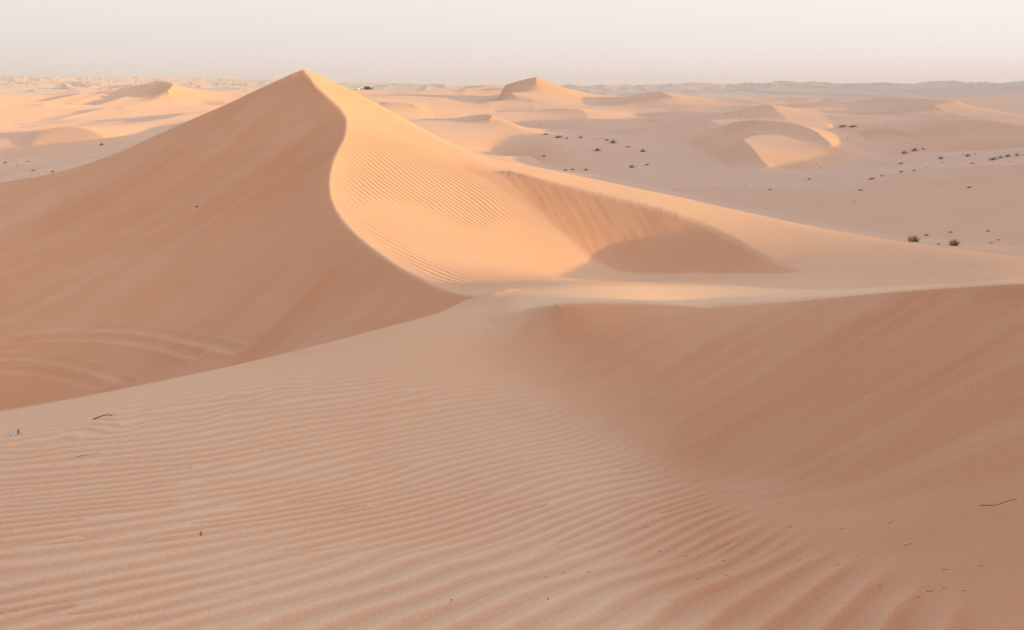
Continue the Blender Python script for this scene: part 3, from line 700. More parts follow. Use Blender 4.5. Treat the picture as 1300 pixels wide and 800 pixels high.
FAR_GREY = (0.46, 0.40, 0.39)
GREY = (0.58, 0.43, 0.37)
sand = sand_material()

rip_face = region([(434, 178), (455, 168), (520, 176), (600, 208), (640, 236), (668, 280), (640, 305), (580, 292), (520, 264), (450, 264), (424, 258), (421, 225), (428, 200)], 0.04, 19.5, 41)
rip_face = np.maximum(rip_face, 0.55 * region([(430, 264), (470, 303), (530, 348), (600, 374), (655, 364), (600, 350), (520, 310), (470, 280)], 0.02, 17, 41))
rip_ridge = region([(860, 251), (1000, 283), (1150, 310), (1298, 328), (1300, 349), (1150, 338), (1020, 323), (950, 298), (890, 272)], 0.03, 19.5, 41)

# ------------------------------------------------------------------ build the sand meshes
rb2 = np.full(NT, 56.0)
rb3 = np.full(NT, 640.0)
rip_ridge[i0:i1] = np.maximum(rip_ridge[i0:i1], flank * np.clip(0.10 + 1.1 * vnoise(Xm * 0.35, Ym * 0.35, 95), 0, 0.5))
V = np.stack([X, Y, Z], -1).reshape(-1, 3)
# face normals on the grid: creases are marked sharp along the knife-edge crests
G_ = np.stack([X, Y, Z], -1)
FN = np.cross(G_[:-1, 1:] - G_[1:, :-1], G_[1:, 1:] - G_[:-1, :-1]).astype(np.float32)
FN /= np.linalg.norm(FN, axis=2, keepdims=True) + 1e-12
del G_
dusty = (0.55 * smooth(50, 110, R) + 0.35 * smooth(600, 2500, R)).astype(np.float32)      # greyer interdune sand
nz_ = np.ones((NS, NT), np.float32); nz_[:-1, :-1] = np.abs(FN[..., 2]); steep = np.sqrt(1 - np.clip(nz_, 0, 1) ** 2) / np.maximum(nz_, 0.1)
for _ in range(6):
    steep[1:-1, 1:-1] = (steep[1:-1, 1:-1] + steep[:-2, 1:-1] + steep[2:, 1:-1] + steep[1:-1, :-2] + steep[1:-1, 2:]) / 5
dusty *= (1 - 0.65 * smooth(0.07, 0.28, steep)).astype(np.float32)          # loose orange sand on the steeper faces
far_grey = ((1 - 0.45 * smooth(-0.14, -0.30, TH)) * smooth(900, 2600, R)).astype(np.float32).ravel()  # ground mixed towards a mauve grey with distance
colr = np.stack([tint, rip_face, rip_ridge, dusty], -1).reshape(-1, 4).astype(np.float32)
ii, jj = np.meshgrid(np.arange(NS - 1), np.arange(NT - 1), indexing='ij')
rc = np.exp(S)[:-1][:, None] * np.ones(NT - 1)[None, :]
zone = (rc >= rb1[None, :-1]).astype(int) + (rc >= rb2[None, :-1]) + (rc >= rb3[None, :-1])
def sand_mesh(name, zid, label=None):
    m = zone == zid
    a = ii[m] * NT + jj[m]
    quads = np.stack([a, a + 1, a + NT + 1, a + NT], 1)
    used, inv = np.unique(quads, return_inverse=True)
    inv = inv.reshape(-1)
    me = bpy.data.meshes.new(name)
    me.vertices.add(len(used)); me.vertices.foreach_set('co', V[used].astype(np.float32).ravel())
    nq = len(quads)
    me.loops.add(nq * 4); me.loops.foreach_set('vertex_index', inv.astype(np.int32))
    me.polygons.add(nq); me.polygons.foreach_set('loop_start', np.arange(0, nq * 4, 4, dtype=np.int32))
    me.polygons.foreach_set('use_smooth', np.ones(nq, bool))
    ca = me.attributes.new('sand', 'FLOAT_COLOR', 'POINT'); ca.data.foreach_set('color', colr[used].ravel())
    sa = me.attributes.new('far_grey', 'FLOAT', 'POINT'); sa.data.foreach_set('value', far_grey[used])
    me.update(calc_edges=True)
    ev = np.empty(len(me.edges) * 2, np.int32); me.edges.foreach_get('vertices', ev); ev = np.sort(used[ev].reshape(-1, 2), 1)
    vi, vj = ev[:, 0] // NT, ev[:, 0] % NT
    along = (ev[:, 1] - ev[:, 0]) == 1
    fa = FN[np.clip(vi - 1, 0, NS - 2), np.clip(vj, 0, NT - 2)]; fb = FN[np.clip(vi, 0, NS - 2), np.clip(vj, 0, NT - 2)]; fc = FN[np.clip(vi, 0, NS - 2), np.clip(vj - 1, 0, NT - 2)]
    dot = np.where(along, (fa * fb).sum(1), (fc * fb).sum(1))
    shp = (dot < math.cos(RAD(7.0))) & (np.exp(S[vi]) > 14.2)
    at_ = me.attributes.new('sharp_edge', 'BOOLEAN', 'EDGE'); at_.data.foreach_set('value', shp)
    me.materials.append(sand)
    o = bpy.data.objects.new(name, me); coll.objects.link(o)
    o['kind'] = 'structure'
    if label: o['label'] = label
    return o
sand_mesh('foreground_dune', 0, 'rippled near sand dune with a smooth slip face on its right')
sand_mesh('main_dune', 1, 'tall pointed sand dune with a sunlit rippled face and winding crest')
sand_mesh('dune_field', 2, 'low rolling dunes of the middle distance')
sand_mesh('distant_hills', 3, 'hazy far dune hills along the horizon')
HZ0, HZ1 = float(Z.min()) - 1.0, max(float(Z.max()) + 3.0, 30.0)
print('meshes', round(time.time() - T0, 1))
# ------------------------------------------------------------------ dusty air
hz = bpy.data.meshes.new('haze')
bm = bmesh.new()
bmesh.ops.create_cube(bm, size=1.0)
HB = 9700.0
for v in bm.verts:
    v.co = Vector((v.co.x * 2 * HB, v.co.y * 2 * HB, HZ0 if v.co.z < 0 else HZ1))
bm.to_mesh(hz); bm.free()
ho = bpy.data.objects.new('haze', hz); coll.objects.link(ho)
ho['kind'] = 'stuff'; ho['label'] = 'thin pale dusty haze in the air'
hm_ = bpy.data.materials.new('dusty_air'); hm_.use_nodes = True
n = hm_.node_tree; n.nodes.clear()
o_ = n.nodes.new('ShaderNodeOutputMaterial'); pv = n.nodes.new('ShaderNodeVolumePrincipled')
pv.inputs['Color'].default_value = (0.84, 0.86, 0.96, 1); pv.inputs['Density'].default_value = 1.5e-4; pv.inputs['Anisotropy'].default_value = 0.0
n.links.new(pv.outputs[0], o_.inputs['Volume'])
hz.materials.append(hm_)
print('zrange', Z.min(), Z.max())
#OBJECTS
# ------------------------------------------------------------------ objects on the sand
def ground(xx, yy):
    t = math.atan2(xx, yy); q = math.log(math.hypot(xx, yy))
    j = int(np.clip(np.searchsorted(theta, t) - 1, 0, NT - 2)); i = int(np.clip(np.searchsorted(S, q) - 1, 0, NS - 2))
    a = (t - theta[j]) / (theta[j + 1] - theta[j]); b = (q - S[i]) / (S[i + 1] - S[i])
    return float(Z[i, j] * (1 - a) * (1 - b) + Z[i, j + 1] * a * (1 - b) + Z[i + 1, j] * (1 - a) * b + Z[i + 1, j + 1] * a * b)
def mesh_obj(name, bm, mat, parent=None, smooth_=False):
    me = bpy.data.meshes.new(name); bm.to_mesh(me); bm.free()
    if mat: me.materials.append(mat)
    if smooth_:
        for p in me.polygons: p.use_smooth = True
    o = bpy.data.objects.new(name, me); coll.objects.link(o)
    if parent: o.parent = parent
    return o
def tag(o, label, cat, group=None):
    o['label'] = label; o['category'] = cat
    if group: o['group'] = group
    return o
def spot(px, py, rmin=1.0):
    for d in (0, 0.6, 1.2, 2.0, 3.0):
        p = seen(px, py + d, rmin)
        if p is not None: return p
    return None
M_leaf = simple_mat('dark_shrub_foliage', (0.20, 0.15, 0.085), 0.9, 0.4, 6.0)
M_stem = simple_mat('dry_shrub_stems', (0.22, 0.16, 0.10), 0.9, 0.3, 9.0)
M_straw = simple_mat('dry_straw', (0.46, 0.36, 0.19), 0.85, 0.25, 12.0)
M_twig = simple_mat('weathered_twig', (0.15, 0.10, 0.07), 0.85, 0.35, 30.0)
M_grey = simple_mat('bleached_scrap', (0.55, 0.53, 0.50), 0.7, 0.3, 25.0)
M_dkgrey = simple_mat('grey_scrap_shadowed_side', (0.16, 0.15, 0.15), 0.7, 0.3, 25.0)  # darker copy of the scrap's grey, shade put into its colour

def tube(bm, pts, rad, n=5):
    """a thin bent branch: tapered rings along a path"""
    rings = []
    for i, p in enumerate(pts):
        a = pts[max(0, i - 1)]; b = pts[min(len(pts) - 1, i + 1)]
        d = (Vector(b) - Vector(a)).normalized()
        s_ = d.cross(Vector((0, 0, 1)))
        if s_.length < 1e-3: s_ = Vector((1, 0, 0))
        s_.normalize(); u_ = s_.cross(d)
        r = rad[i] if isinstance(rad, (list, tuple)) else rad
        rings.append([bm.verts.new(Vector(p) + (s_ * math.cos(2 * math.pi * k / n) + u_ * math.sin(2 * math.pi * k / n)) * r) for k in range(n)])
    for r0, r1 in zip(rings[:-1], rings[1:]):
        for k in range(n): bm.faces.new((r0[k], r0[(k + 1) % n], r1[(k + 1) % n], r1[k]))
    bm.faces.new(rings[0][::-1]); bm.faces.new(rings[-1])
def shrub_meshes(seed, leaves, stems, flat, lean):
    """unit shrub, about 1 wide: radiating bent stems and small narrow leaf blades in clumps, gaps between"""
    rg = random.Random(seed)
    bl, bs = bmesh.new(), bmesh.new()
    tips = []
    for k in range(stems):
        a = rg.uniform(0, 2 * math.pi); rr = rg.uniform(0.12, 0.5) ; h = flat * rg.uniform(0.35, 1.0) * (1 - 0.6 * (rr / 0.5) ** 2)
        base = Vector((rg.uniform(-.08, .08), rg.uniform(-.08, .08), -0.03))
        tip = Vector((math.cos(a) * rr + lean * h, math.sin(a) * rr * 0.8, h))
        mid = base.lerp(tip, 0.5) + Vector((0, 0, 0.25 * h)) + Vector((rg.uniform(-.04, .04), rg.uniform(-.04, .04), 0))
        tube(bs, [base, mid, tip], [0.010, 0.008, 0.004], 3)
        tips += [tip, mid, mid.lerp(tip, 0.5)]
    for k in range(leaves):
        c = rg.choice(tips) + Vector((rg.gauss(0, .045), rg.gauss(0, .045), rg.gauss(0, .03)))
        c.z = max(0.0, c.z)
        d = Vector((rg.gauss(0, 1), rg.gauss(0, 1), rg.uniform(0.1, 1.2))).normalized()
        s_ = d.orthogonal().normalized(); L_ = rg.uniform(0.05, 0.12); w_ = L_ * 0.22
        v = [bl.verts.new(c - s_ * w_), bl.verts.new(c + s_ * w_), bl.verts.new(c + d * L_)]
        bl.faces.new(v)
    return bl, bs
PROTO = []
for k, (lv, st, fl, ln) in enumerate([(260, 26, 0.42, 0.2), (220, 22, 0.30, 0.5), (170, 20, 0.62, -0.1), (240, 24, 0.24, 0.7)]):
    bl, bs = shrub_meshes(100 + k, lv, st, fl, ln)
    ml = bpy.data.meshes.new('foliage'); bl.to_mesh(ml); bl.free(); ml.materials.append(M_leaf)
    ms = bpy.data.meshes.new('stems'); bs.to_mesh(ms); bs.free(); ms.materials.append(M_stem)
    # single-piece version for the ones too small to show parts
    bl, bs = shrub_meshes(200 + k, lv // 2, st // 2, fl, ln)
    bl.from_mesh(ms) if False else None
    mo = bpy.data.meshes.new('small_shrub'); tmp = bpy.data.meshes.new('t'); bs.to_mesh(tmp); bs.free()
    bl.from_mesh(tmp); bl.to_mesh(mo); bl.free(); bpy.data.meshes.remove(tmp); mo.materials.append(M_leaf)
    PROTO.append((ml, ms, mo))
def shrub(px, py, wpx, label, group=None, kind=None, name=None):
    p = spot(px, py, 16)
    if p is None: return
    size = wpx / FPX * p.length * 0.88
    ml, ms, mo = PROTO[(kind if kind is not None else random.randrange(4))]
    rz = random.uniform(0, 6.28) if kind is None else random.uniform(-0.4, 0.4)
    sc = (size, size * random.uniform(0.7, 1.0), size * random.uniform(0.85, 1.15))
    big = wpx >= 6
    if big:
        t = bpy.data.objects.new(name or 'desert_shrub', None); coll.objects.link(t)
        a = bpy.data.objects.new('foliage', ml); coll.objects.link(a); a.parent = t
        b = bpy.data.objects.new('stems', ms); coll.objects.link(b); b.parent = t
    else:
        t = bpy.data.objects.new(name or 'small_shrub', mo); coll.objects.link(t)
    t.location = p + Vector((0, 0, -0.02 * size)); t.rotation_euler = (0, 0, rz); t.scale = sc
    return tag(t, label, 'shrub' if big else 'plant', group)

GA = 'shrubs in the hollow right of the sunlit dunes'
for px, py, w, k, lab in [
    (692, 171, 9, 3, 'low dark shrub at the right foot of the orange dune, nearest to the dune'),
    (708, 175, 14, 3, 'long flat strip of dark shrub trailing from the tip of the orange dune'),
    (719, 176.5, 7, 1, 'small flat shrub just right of the long dark strip'),
    (737, 175.5, 9, 0, 'lone dark rounded shrub midway between the dune tip and the paired shrubs'),
    (770, 178.5, 8, 0, 'small dark shrub touching the larger one, upper left of the pair'),
    (778, 182, 13, 0, 'dark shrub pair, the larger lower one below the crescent of lit sand'),
    (758, 192, 13, 0, 'dense oval dark shrub alone below the cluster of small ones'),
    (690, 199, 8, 1, 'bare slanting twiggy shrub left of the hollow, near the long ridge'),
    (717, 216.5, 9, 3, 'faint brown shrub, leftmost of the three just above the long ridge'),
    (726, 216, 9, 1, 'dark leaning shrub, middle of the three just above the long ridge'),
    (743, 216.5, 9, 1, 'dark leaning shrub, rightmost of the three just above the long ridge'),
    (801, 213, 14, 1, 'largest dark shrub of the hollow, leaning right with a pointed top'),
    (821, 210, 8, 3, 'small flat shrub right of the largest one in the hollow'),
    (815, 193, 13, 1, 'dark shrub with a long sloping right side, highest on the hollow floor at right'),
    (797, 187, 8, 3, 'faint thin brown shrub above the sloping dark shrub')]:
    shrub(px, py, w, lab, GA, k)
for px, py, w, lab in [
    (686, 159, 4, 'tiny upright tuft alone at the left foot of the half-lit dune'),
    (742, 166, 3, 'tiny tuft just below the shaded tip of the half-lit dune'),
    (755, 177, 5, 'tiny tuft, first left of the dark pair in the right hollow'),
    (764, 176, 5, 'tiny tuft squeezed between another tuft and the dark pair'),
    (782, 175, 3, 'faint speck of a plant directly above the dark pair'),
    (789, 206, 5, 'tiny tuft up and left of the largest pointed shrub of the hollow'),
    (836, 181, 3, 'lone speck of a plant far right of the hollow, on bare sand'),
    (922, 146.5, 3, 'left of two dot-like plants on the slope under the far lit crest'),
    (940, 146.5, 3, 'right of two dot-like plants on the slope under the far lit crest')]:
    shrub(px, py, w, lab, 'tiny tufts of the right middle distance')
GB = 'shrubs on the shaded plain at the far right'
for px, py, w, k, lab in [
    (1069, 161.5, 14, 3, 'left half of the long dark scrub line at the foot of the broad far dune'),
    (1082, 161.5, 14, 3, 'right half of the long dark scrub line at the foot of the broad far dune'),
    (1147, 195.5, 13, 1, 'left one of two joined low dark shrubs on the right plain'),
    (1160, 192, 14, 1, 'right one of two joined low dark shrubs, rising to the right'),
    (1172, 189.5, 6, 0, 'small dark shrub at the upper end of the joined pair'),
    (1143, 208.5, 9, 3, 'pale brown flat shrub below the joined pair'),
    (1194, 202, 10, 0, 'round dark shrub midway along the right plain'),
    (1228, 199, 10, 0, 'dense dark shrub between two tiny ones on the right plain'),
    (1260, 203.5, 14, 3, 'flat dark shrub at the left end of the right-hand scrub row'),
    (1269, 201, 10, 1, 'second shrub of the right-hand scrub row, with upright twigs'),
    (1279, 199.5, 10, 0, 'third shrub of the right-hand scrub row, ragged top'),
    (1292, 198.5, 9, 2, 'tall spiky shrub near the right edge, at the end of the scrub row'),
    (1234, 208, 7, 3, 'flat sliver of shrub on the low ridge below the scrub row'),
    (1119, 224, 8, 1, 'low brown shrub on the sand lip right of the S-shaped dune'),
    (1106, 228, 11, 3, 'faint flat scrub at the lower left end of the sand lip'),
    (1144, 219, 7, 0, 'dark shrub near the start of the sand lip, right of the flat scrub'),
    (1230, 238.5, 9, 3, 'lone flat brown shrub on the smooth slope near the right edge'),
    (1160, 217, 7, 3, 'thin flat shrub on the crest of the sand lip'),
    (1027, 228, 7, 0, 'dark small shrub below the sunlit bowl of the S-shaped dune'),
    (977, 241.5, 7, 1, 'small flat shrub left below the S-shaped dune, on the low swell'),
    (1092, 242, 7, 3, 'thin flat shrub on the smooth slope below the sand lip')]:
    shrub(px, py, w, lab, GB, k)
for px, py, w, lab in [
    (1053, 148.5, 4, 'tiny dark tuft right of the lit strip dune, above the long scrub line'),
    (1125, 161.5, 4, 'tiny dark tuft alone on the shaded slope right of the long scrub line'),
    (1076, 176.5, 5, 'tiny tuft on the upper right shoulder of the S-shaped dune'),
    (1042, 214, 4, 'tiny tuft inside the sunlit bowl, the lower of two'),
    (1037, 209, 3, 'tiny tuft inside the sunlit bowl, the upper of two'),
    (1102, 210, 3, 'tiny speck of a plant just right of the sunlit bowl'),
    (1119, 209, 3, 'tiny speck of a plant between the sunlit bowl and the right plain'),
    (1156, 205.5, 4, 'tiny tuft below the joined pair of low shrubs'),
    (1181, 207.5, 4, 'tiny tuft just left below the round shrub of the right plain'),
    (1197, 206.5, 4, 'tiny tuft directly beneath the round shrub of the right plain'),
    (1222, 196, 4, 'tiny tuft left of and above the dense shrub on the right plain'),
    (1238, 196, 5, 'small tuft right of and above the dense shrub on the right plain'),
    (1204, 201, 3, 'faint speck, first right of the round shrub of the right plain'),
    (1209, 201, 3, 'faint speck, second right of the round shrub of the right plain'),
    (1299, 197.5, 4, 'small tuft cut by the right edge of the picture'),
    (1284, 206, 5, 'small flat tuft under the right-hand scrub row'),
    (1175, 213.5, 5, 'small flat tuft at the top of the low sand lip'),
    (933, 236.5, 3, 'tiny speck at the left end of the low swell above the long ridge'),
    (946, 235, 4, 'tiny tuft on the low swell, next to the speck at its left end'),
    (1000, 246, 4, 'tiny tuft on the smooth sand below the low swell'),
    (1085, 256.5, 4, 'tiny lone tuft in the middle of the smooth shaded slope'),
    (1192, 297, 3, 'tiny speck between the two dark shrubs behind the long ridge')]:
    shrub(px, py, w, lab, 'tiny tufts of the right plain')
GC = 'plants in the hollow behind the long right ridge'
for px, py, w, k, lab in [
    (1176, 299.5, 8, 0, 'dark bushy shrub leaning right, left of the pale straw tussock behind the ridge'),
    (1206, 295.5, 8, 1, 'dark pointed shrub standing above the pale straw tussock'),
    (1191, 310.5, 7, 3, 'low brown shrub just left of the pale straw tussock'),
    (1254, 294, 6, 0, 'small dark shrub at the foot of the two curved wheel tracks'),
    (1258, 309, 7, 3, 'dark twiggy shrub lying low, left of its trailing neighbour'),
    (1267, 305, 7, 3, 'dark shrub with a long flat tail towards the right edge')]:
    shrub(px, py, w, lab, GC, k)
def tussock(px, py, wpx, hpx, n, label, seed):
    p = spot(px, py, 30); rg = random.Random(seed)
    w = wpx / FPX * p.length; h = hpx / FPX * p.length
    t = bpy.data.objects.new('dry_grass_tussock', None); coll.objects.link(t); t.location = p
    for nm, m_, cnt, hh in (('straw_blades', M_straw, n, 1.0), ('dead_stems', M_stem, n // 6, 0.5)):
        bm = bmesh.new()
        for k in range(cnt):
            a = rg.uniform(0, 6.28); q = rg.random() ** 0.7
            b0 = Vector((math.cos(a) * q * w * 0.22, math.sin(a) * q * w * 0.2, -0.02))
            tip = Vector((math.cos(a) * q * w * 0.52, math.sin(a) * q * w * 0.45, h * hh * rg.uniform(0.6, 1.05) * (1 - 0.45 * q * q)))
            m1 = b0.lerp(tip, 0.5) + Vector((0, 0, h * 0.12)); s_ = Vector((-math.sin(a + 1.2), math.cos(a + 1.2), 0)) * w * 0.011
            v = [bm.verts.new(b0 - s_), bm.verts.new(b0 + s_), bm.verts.new(m1 + s_ * 0.8), bm.verts.new(m1 - s_ * 0.8), bm.verts.new(tip)]
            bm.faces.new(v[:4]); bm.faces.new((v[3], v[2], v[4]))
        mesh_obj(nm, bm, m_, t)
    return tag(t, label, 'grass tussock')
tussock(1211, 312, 15, 9, 420, 'rounded pale straw tussock, the densest, just behind the long right ridge', 1)
tussock(1160, 307, 19, 9, 240, 'sparse wispy dry grass clump, the leftmost behind the long right ridge', 2)
GD = 'shrubs on the left middle distance'
for px, py, w, k, lab in [
    (129, 184.5, 7, 0, 'dark round shrub on the flank of the brown rounded dune at left'),
    (66, 219, 7, 1, 'dark shrub near the left skyline, lowest of the left group'),
    (42, 217, 7, 3, 'flat brown shrub left of the lowest one in the left group'),
    (6, 207, 6, 3, 'flat dark shrub at the very left edge of the picture')]:
    shrub(px, py, w, lab, GD, k)
for px, py, w, lab in [
    (115, 194, 4, 'tiny tuft lower left of the round shrub on the brown dune'),
    (22, 211, 5, 'small tuft in the middle of the left group of plants'),
    (50, 214, 3, 'speck of a plant between the two lowest shrubs of the left group'),
    (8, 202, 4, 'tiny tuft highest at the left edge of the picture'),
    (35, 206, 5, 'small tuft at the upper right of the left group'),
    (30, 210, 3, 'speck of a plant right beside the middle tuft of the left group'),
    (75, 215, 3, 'speck of a plant right of the lowest shrub at left'),
    (148, 187.5, 3, 'tiny speck just above the main dune skyline, left of its neighbour'),
    (165, 184, 3, 'tiny speck just above the main dune skyline, nearest to the dune'),
    (15, 204, 3, 'speck of a plant right of the highest tuft at the left edge'),
    (27, 215, 3, 'speck of a plant lowest in the middle of the left group')]:
    shrub(px, py, w, lab, 'tiny tufts at the left')
shrub(249, 263, 7, 'single small dark plant high on the shaded face of the main dune', None, 1)

# twigs and scraps in the foreground
def twig(pixels, rad, label, group=None, mat=None, name='twig', lift=0.35, cat='twig'):
    P = []
    for i, (px, py) in enumerate(pixels):
        p = spot(px, py, 3.0)
        if p is None: return
        P.append(p + Vector((0, 0, rad * (0.25 + lift * (i % 2)))))
    o0 = P[0].copy(); n_ = len(P)
    C_ = chain([tuple(p - o0) for p in P], 0.004) if n_ > 2 else np.array([tuple(p - o0) for p in P])
    C_ = C_[np.linspace(0, len(C_) - 1, max(4, min(14, len(C_)))).astype(int)] if len(C_) > 3 else np.array([C_[0], C_[0] * .6 + C_[-1] * .4 + np.array([0, 0, rad]), C_[-1]])
    bm = bmesh.new()
    rads = [rad * (1 - 0.6 * i / (len(C_) - 1)) for i in range(len(C_))]
    tube(bm, [tuple(c) for c in C_], rads, 5)
    o = mesh_obj(name, bm, mat or M_twig, None, True); o.location = o0
    return tag(o, label, cat, group)
twig([(1244, 641.5), (1256, 642), (1266, 641), (1276, 637.5), (1291, 633.5)], 0.0042, 'long thin curved dark twig lying on the smooth sand near the right edge')
twig([(119, 532.5), (127, 529.5), (136, 527), (143, 528.5)], 0.010, 'short bent dark twig half buried near the left sand edge')
twig([(95, 580.5), (105, 578.5), (115, 577), (127, 575)], 0.0035, 'thin straight pale-brown stick lying along a ripple at the left')
o = twig([(255, 680), (255.3, 674)], 0.005, 'tiny stick standing upright between the ripples at the left')
for px, py, w in [(1131, 663.5, 8), (1153, 691.5, 11), (1201, 723.5, 9), (1181, 751, 10), (1166, 758.5, 6), (1245, 719, 8), (1199, 747, 5), (1225, 750.5, 7), (1003, 669, 6), (821, 669, 8), (846, 662, 5), (906, 677, 9), (871, 706.5, 7), (888, 734.5, 7), (956, 703.5, 9), (923, 731.5, 7), (748, 726.5, 6), (716, 727.5, 6), (1016, 711, 4), (1117, 744, 5), (693, 733, 5), (1070, 671, 5), (1088, 706, 5), (919, 712, 5), (838, 700, 5), (1064, 717, 5)]:
    sl = random.uniform(-0.15, 0.4)
    twig([(px - w / 2, py + sl * w / 2), (px + w / 2, py - sl * w / 2)], 0.0019, 'tiny dark plant chip lying loose on the sand at the lower right', 'plant chips scattered at the lower right', name='plant_chip', lift=1.0, cat='plant chip')
def scrap(px, py, size, mat, label, name, cat, seed, flat=0.6, group=None):
    p = spot(px, py, 3.0); rg = random.Random(seed)
    bm = bmesh.new(); bmesh.ops.create_icosphere(bm, subdivisions=2, radius=size)
    for v in bm.verts:
        v.co *= rg.uniform(0.75, 1.2); v.co.z *= flat
    o = mesh_obj(name, bm, mat); o.location = p + Vector((0, 0, size * flat * 0.4)); o.rotation_euler = (rg.uniform(-.3, .3), rg.uniform(-.3, .3), rg.uniform(0, 6))
    return tag(o, label, cat, group)
scrap(573, 762, 0.007, M_twig, 'single black pellet on the ripples at the bottom centre', 'pellet', 'pellet', 3)
scrap(696, 761, 0.007, M_twig, 'tiny dark seed on the lower ripples right of the black pellet', 'seed', 'seed', 4)
# crumpled pale scrap at the left edge: a bent sheet, its shaded fold painted dark
p = spot(20, 552, 3.0)
t = bpy.data.objects.new('crumpled_scrap', None); coll.objects.link(t); t.location = p
for nm, m_, off, sz in (('pale_sheet', M_grey, (-0.025, -0.015, 0.012), 0.040), ('shade_fold', M_dkgrey, (0.02, 0.015, 0.02), 0.030)):
    rg = random.Random(7 if nm == 'pale_sheet' else 9); bm = bmesh.new()
    bmesh.ops.create_grid(bm, x_segments=6, y_segments=5, size=sz)
    for v in bm.verts: v.co.z = abs(v.co.x) * 0.7 + rg.uniform(-.008, .010); v.co.y *= 0.7; v.co.x += rg.uniform(-.006, .006)
    r_ = bmesh.ops.extrude_face_region(bm, geom=bm.faces[:])
    for g in r_['geom']:
        if isinstance(g, bmesh.types.BMVert): g.co.z += 0.004
    q = mesh_obj(nm, bm, m_, t); q.location = off; q.rotation_euler = (0.3, 0.25 if nm == 'pale_sheet' else -0.6, 0.5)
tag(t, 'crumpled pale grey scrap with a fold painted dark for shade on the sand at the left edge', 'scrap')

# the two off-road vehicles parked on the far ridge
M_white = simple_mat('white_car_paint', (0.78, 0.78, 0.76), 0.35, 0.04, 2.0, coat=0.5)
M_black = simple_mat('black_car_paint', (0.025, 0.024, 0.024), 0.35, 0.2, 2.0, coat=0.5)
M_glass = simple_mat('dark_car_glass', (0.03, 0.035, 0.04), 0.08, 0.1, 2.0)
M_tyre = simple_mat('tyre_rubber', (0.03, 0.028, 0.026), 0.9, 0.2, 8.0)
M_rim = simple_mat('wheel_rim_metal', (0.5, 0.5, 0.5), 0.35, 0.1, 8.0, metal=0.8)
M_lamp = simple_mat('lamp_lens', (0.75, 0.75, 0.72), 0.15, 0.05, 8.0)
M_red = simple_mat('red_lamp_lens', (0.45, 0.03, 0.02), 0.25, 0.1, 8.0)
def prism(bm, prof, y0, y1, inset=0.0):
    """side profile (x, z) extruded across the width"""
    a = [bm.verts.new((x, y0 + (inset if z > 1.05 else 0), z)) for x, z in prof]; b = [bm.verts.new((x, y1 - (inset if z > 1.05 else 0), z)) for x, z in prof]
    bm.faces.new(a); bm.faces.new(b[::-1])
    for k in range(len(prof)):
        q = (k + 1) % len(prof); bm.faces.new((a[q], a[k], b[k], b[q]))
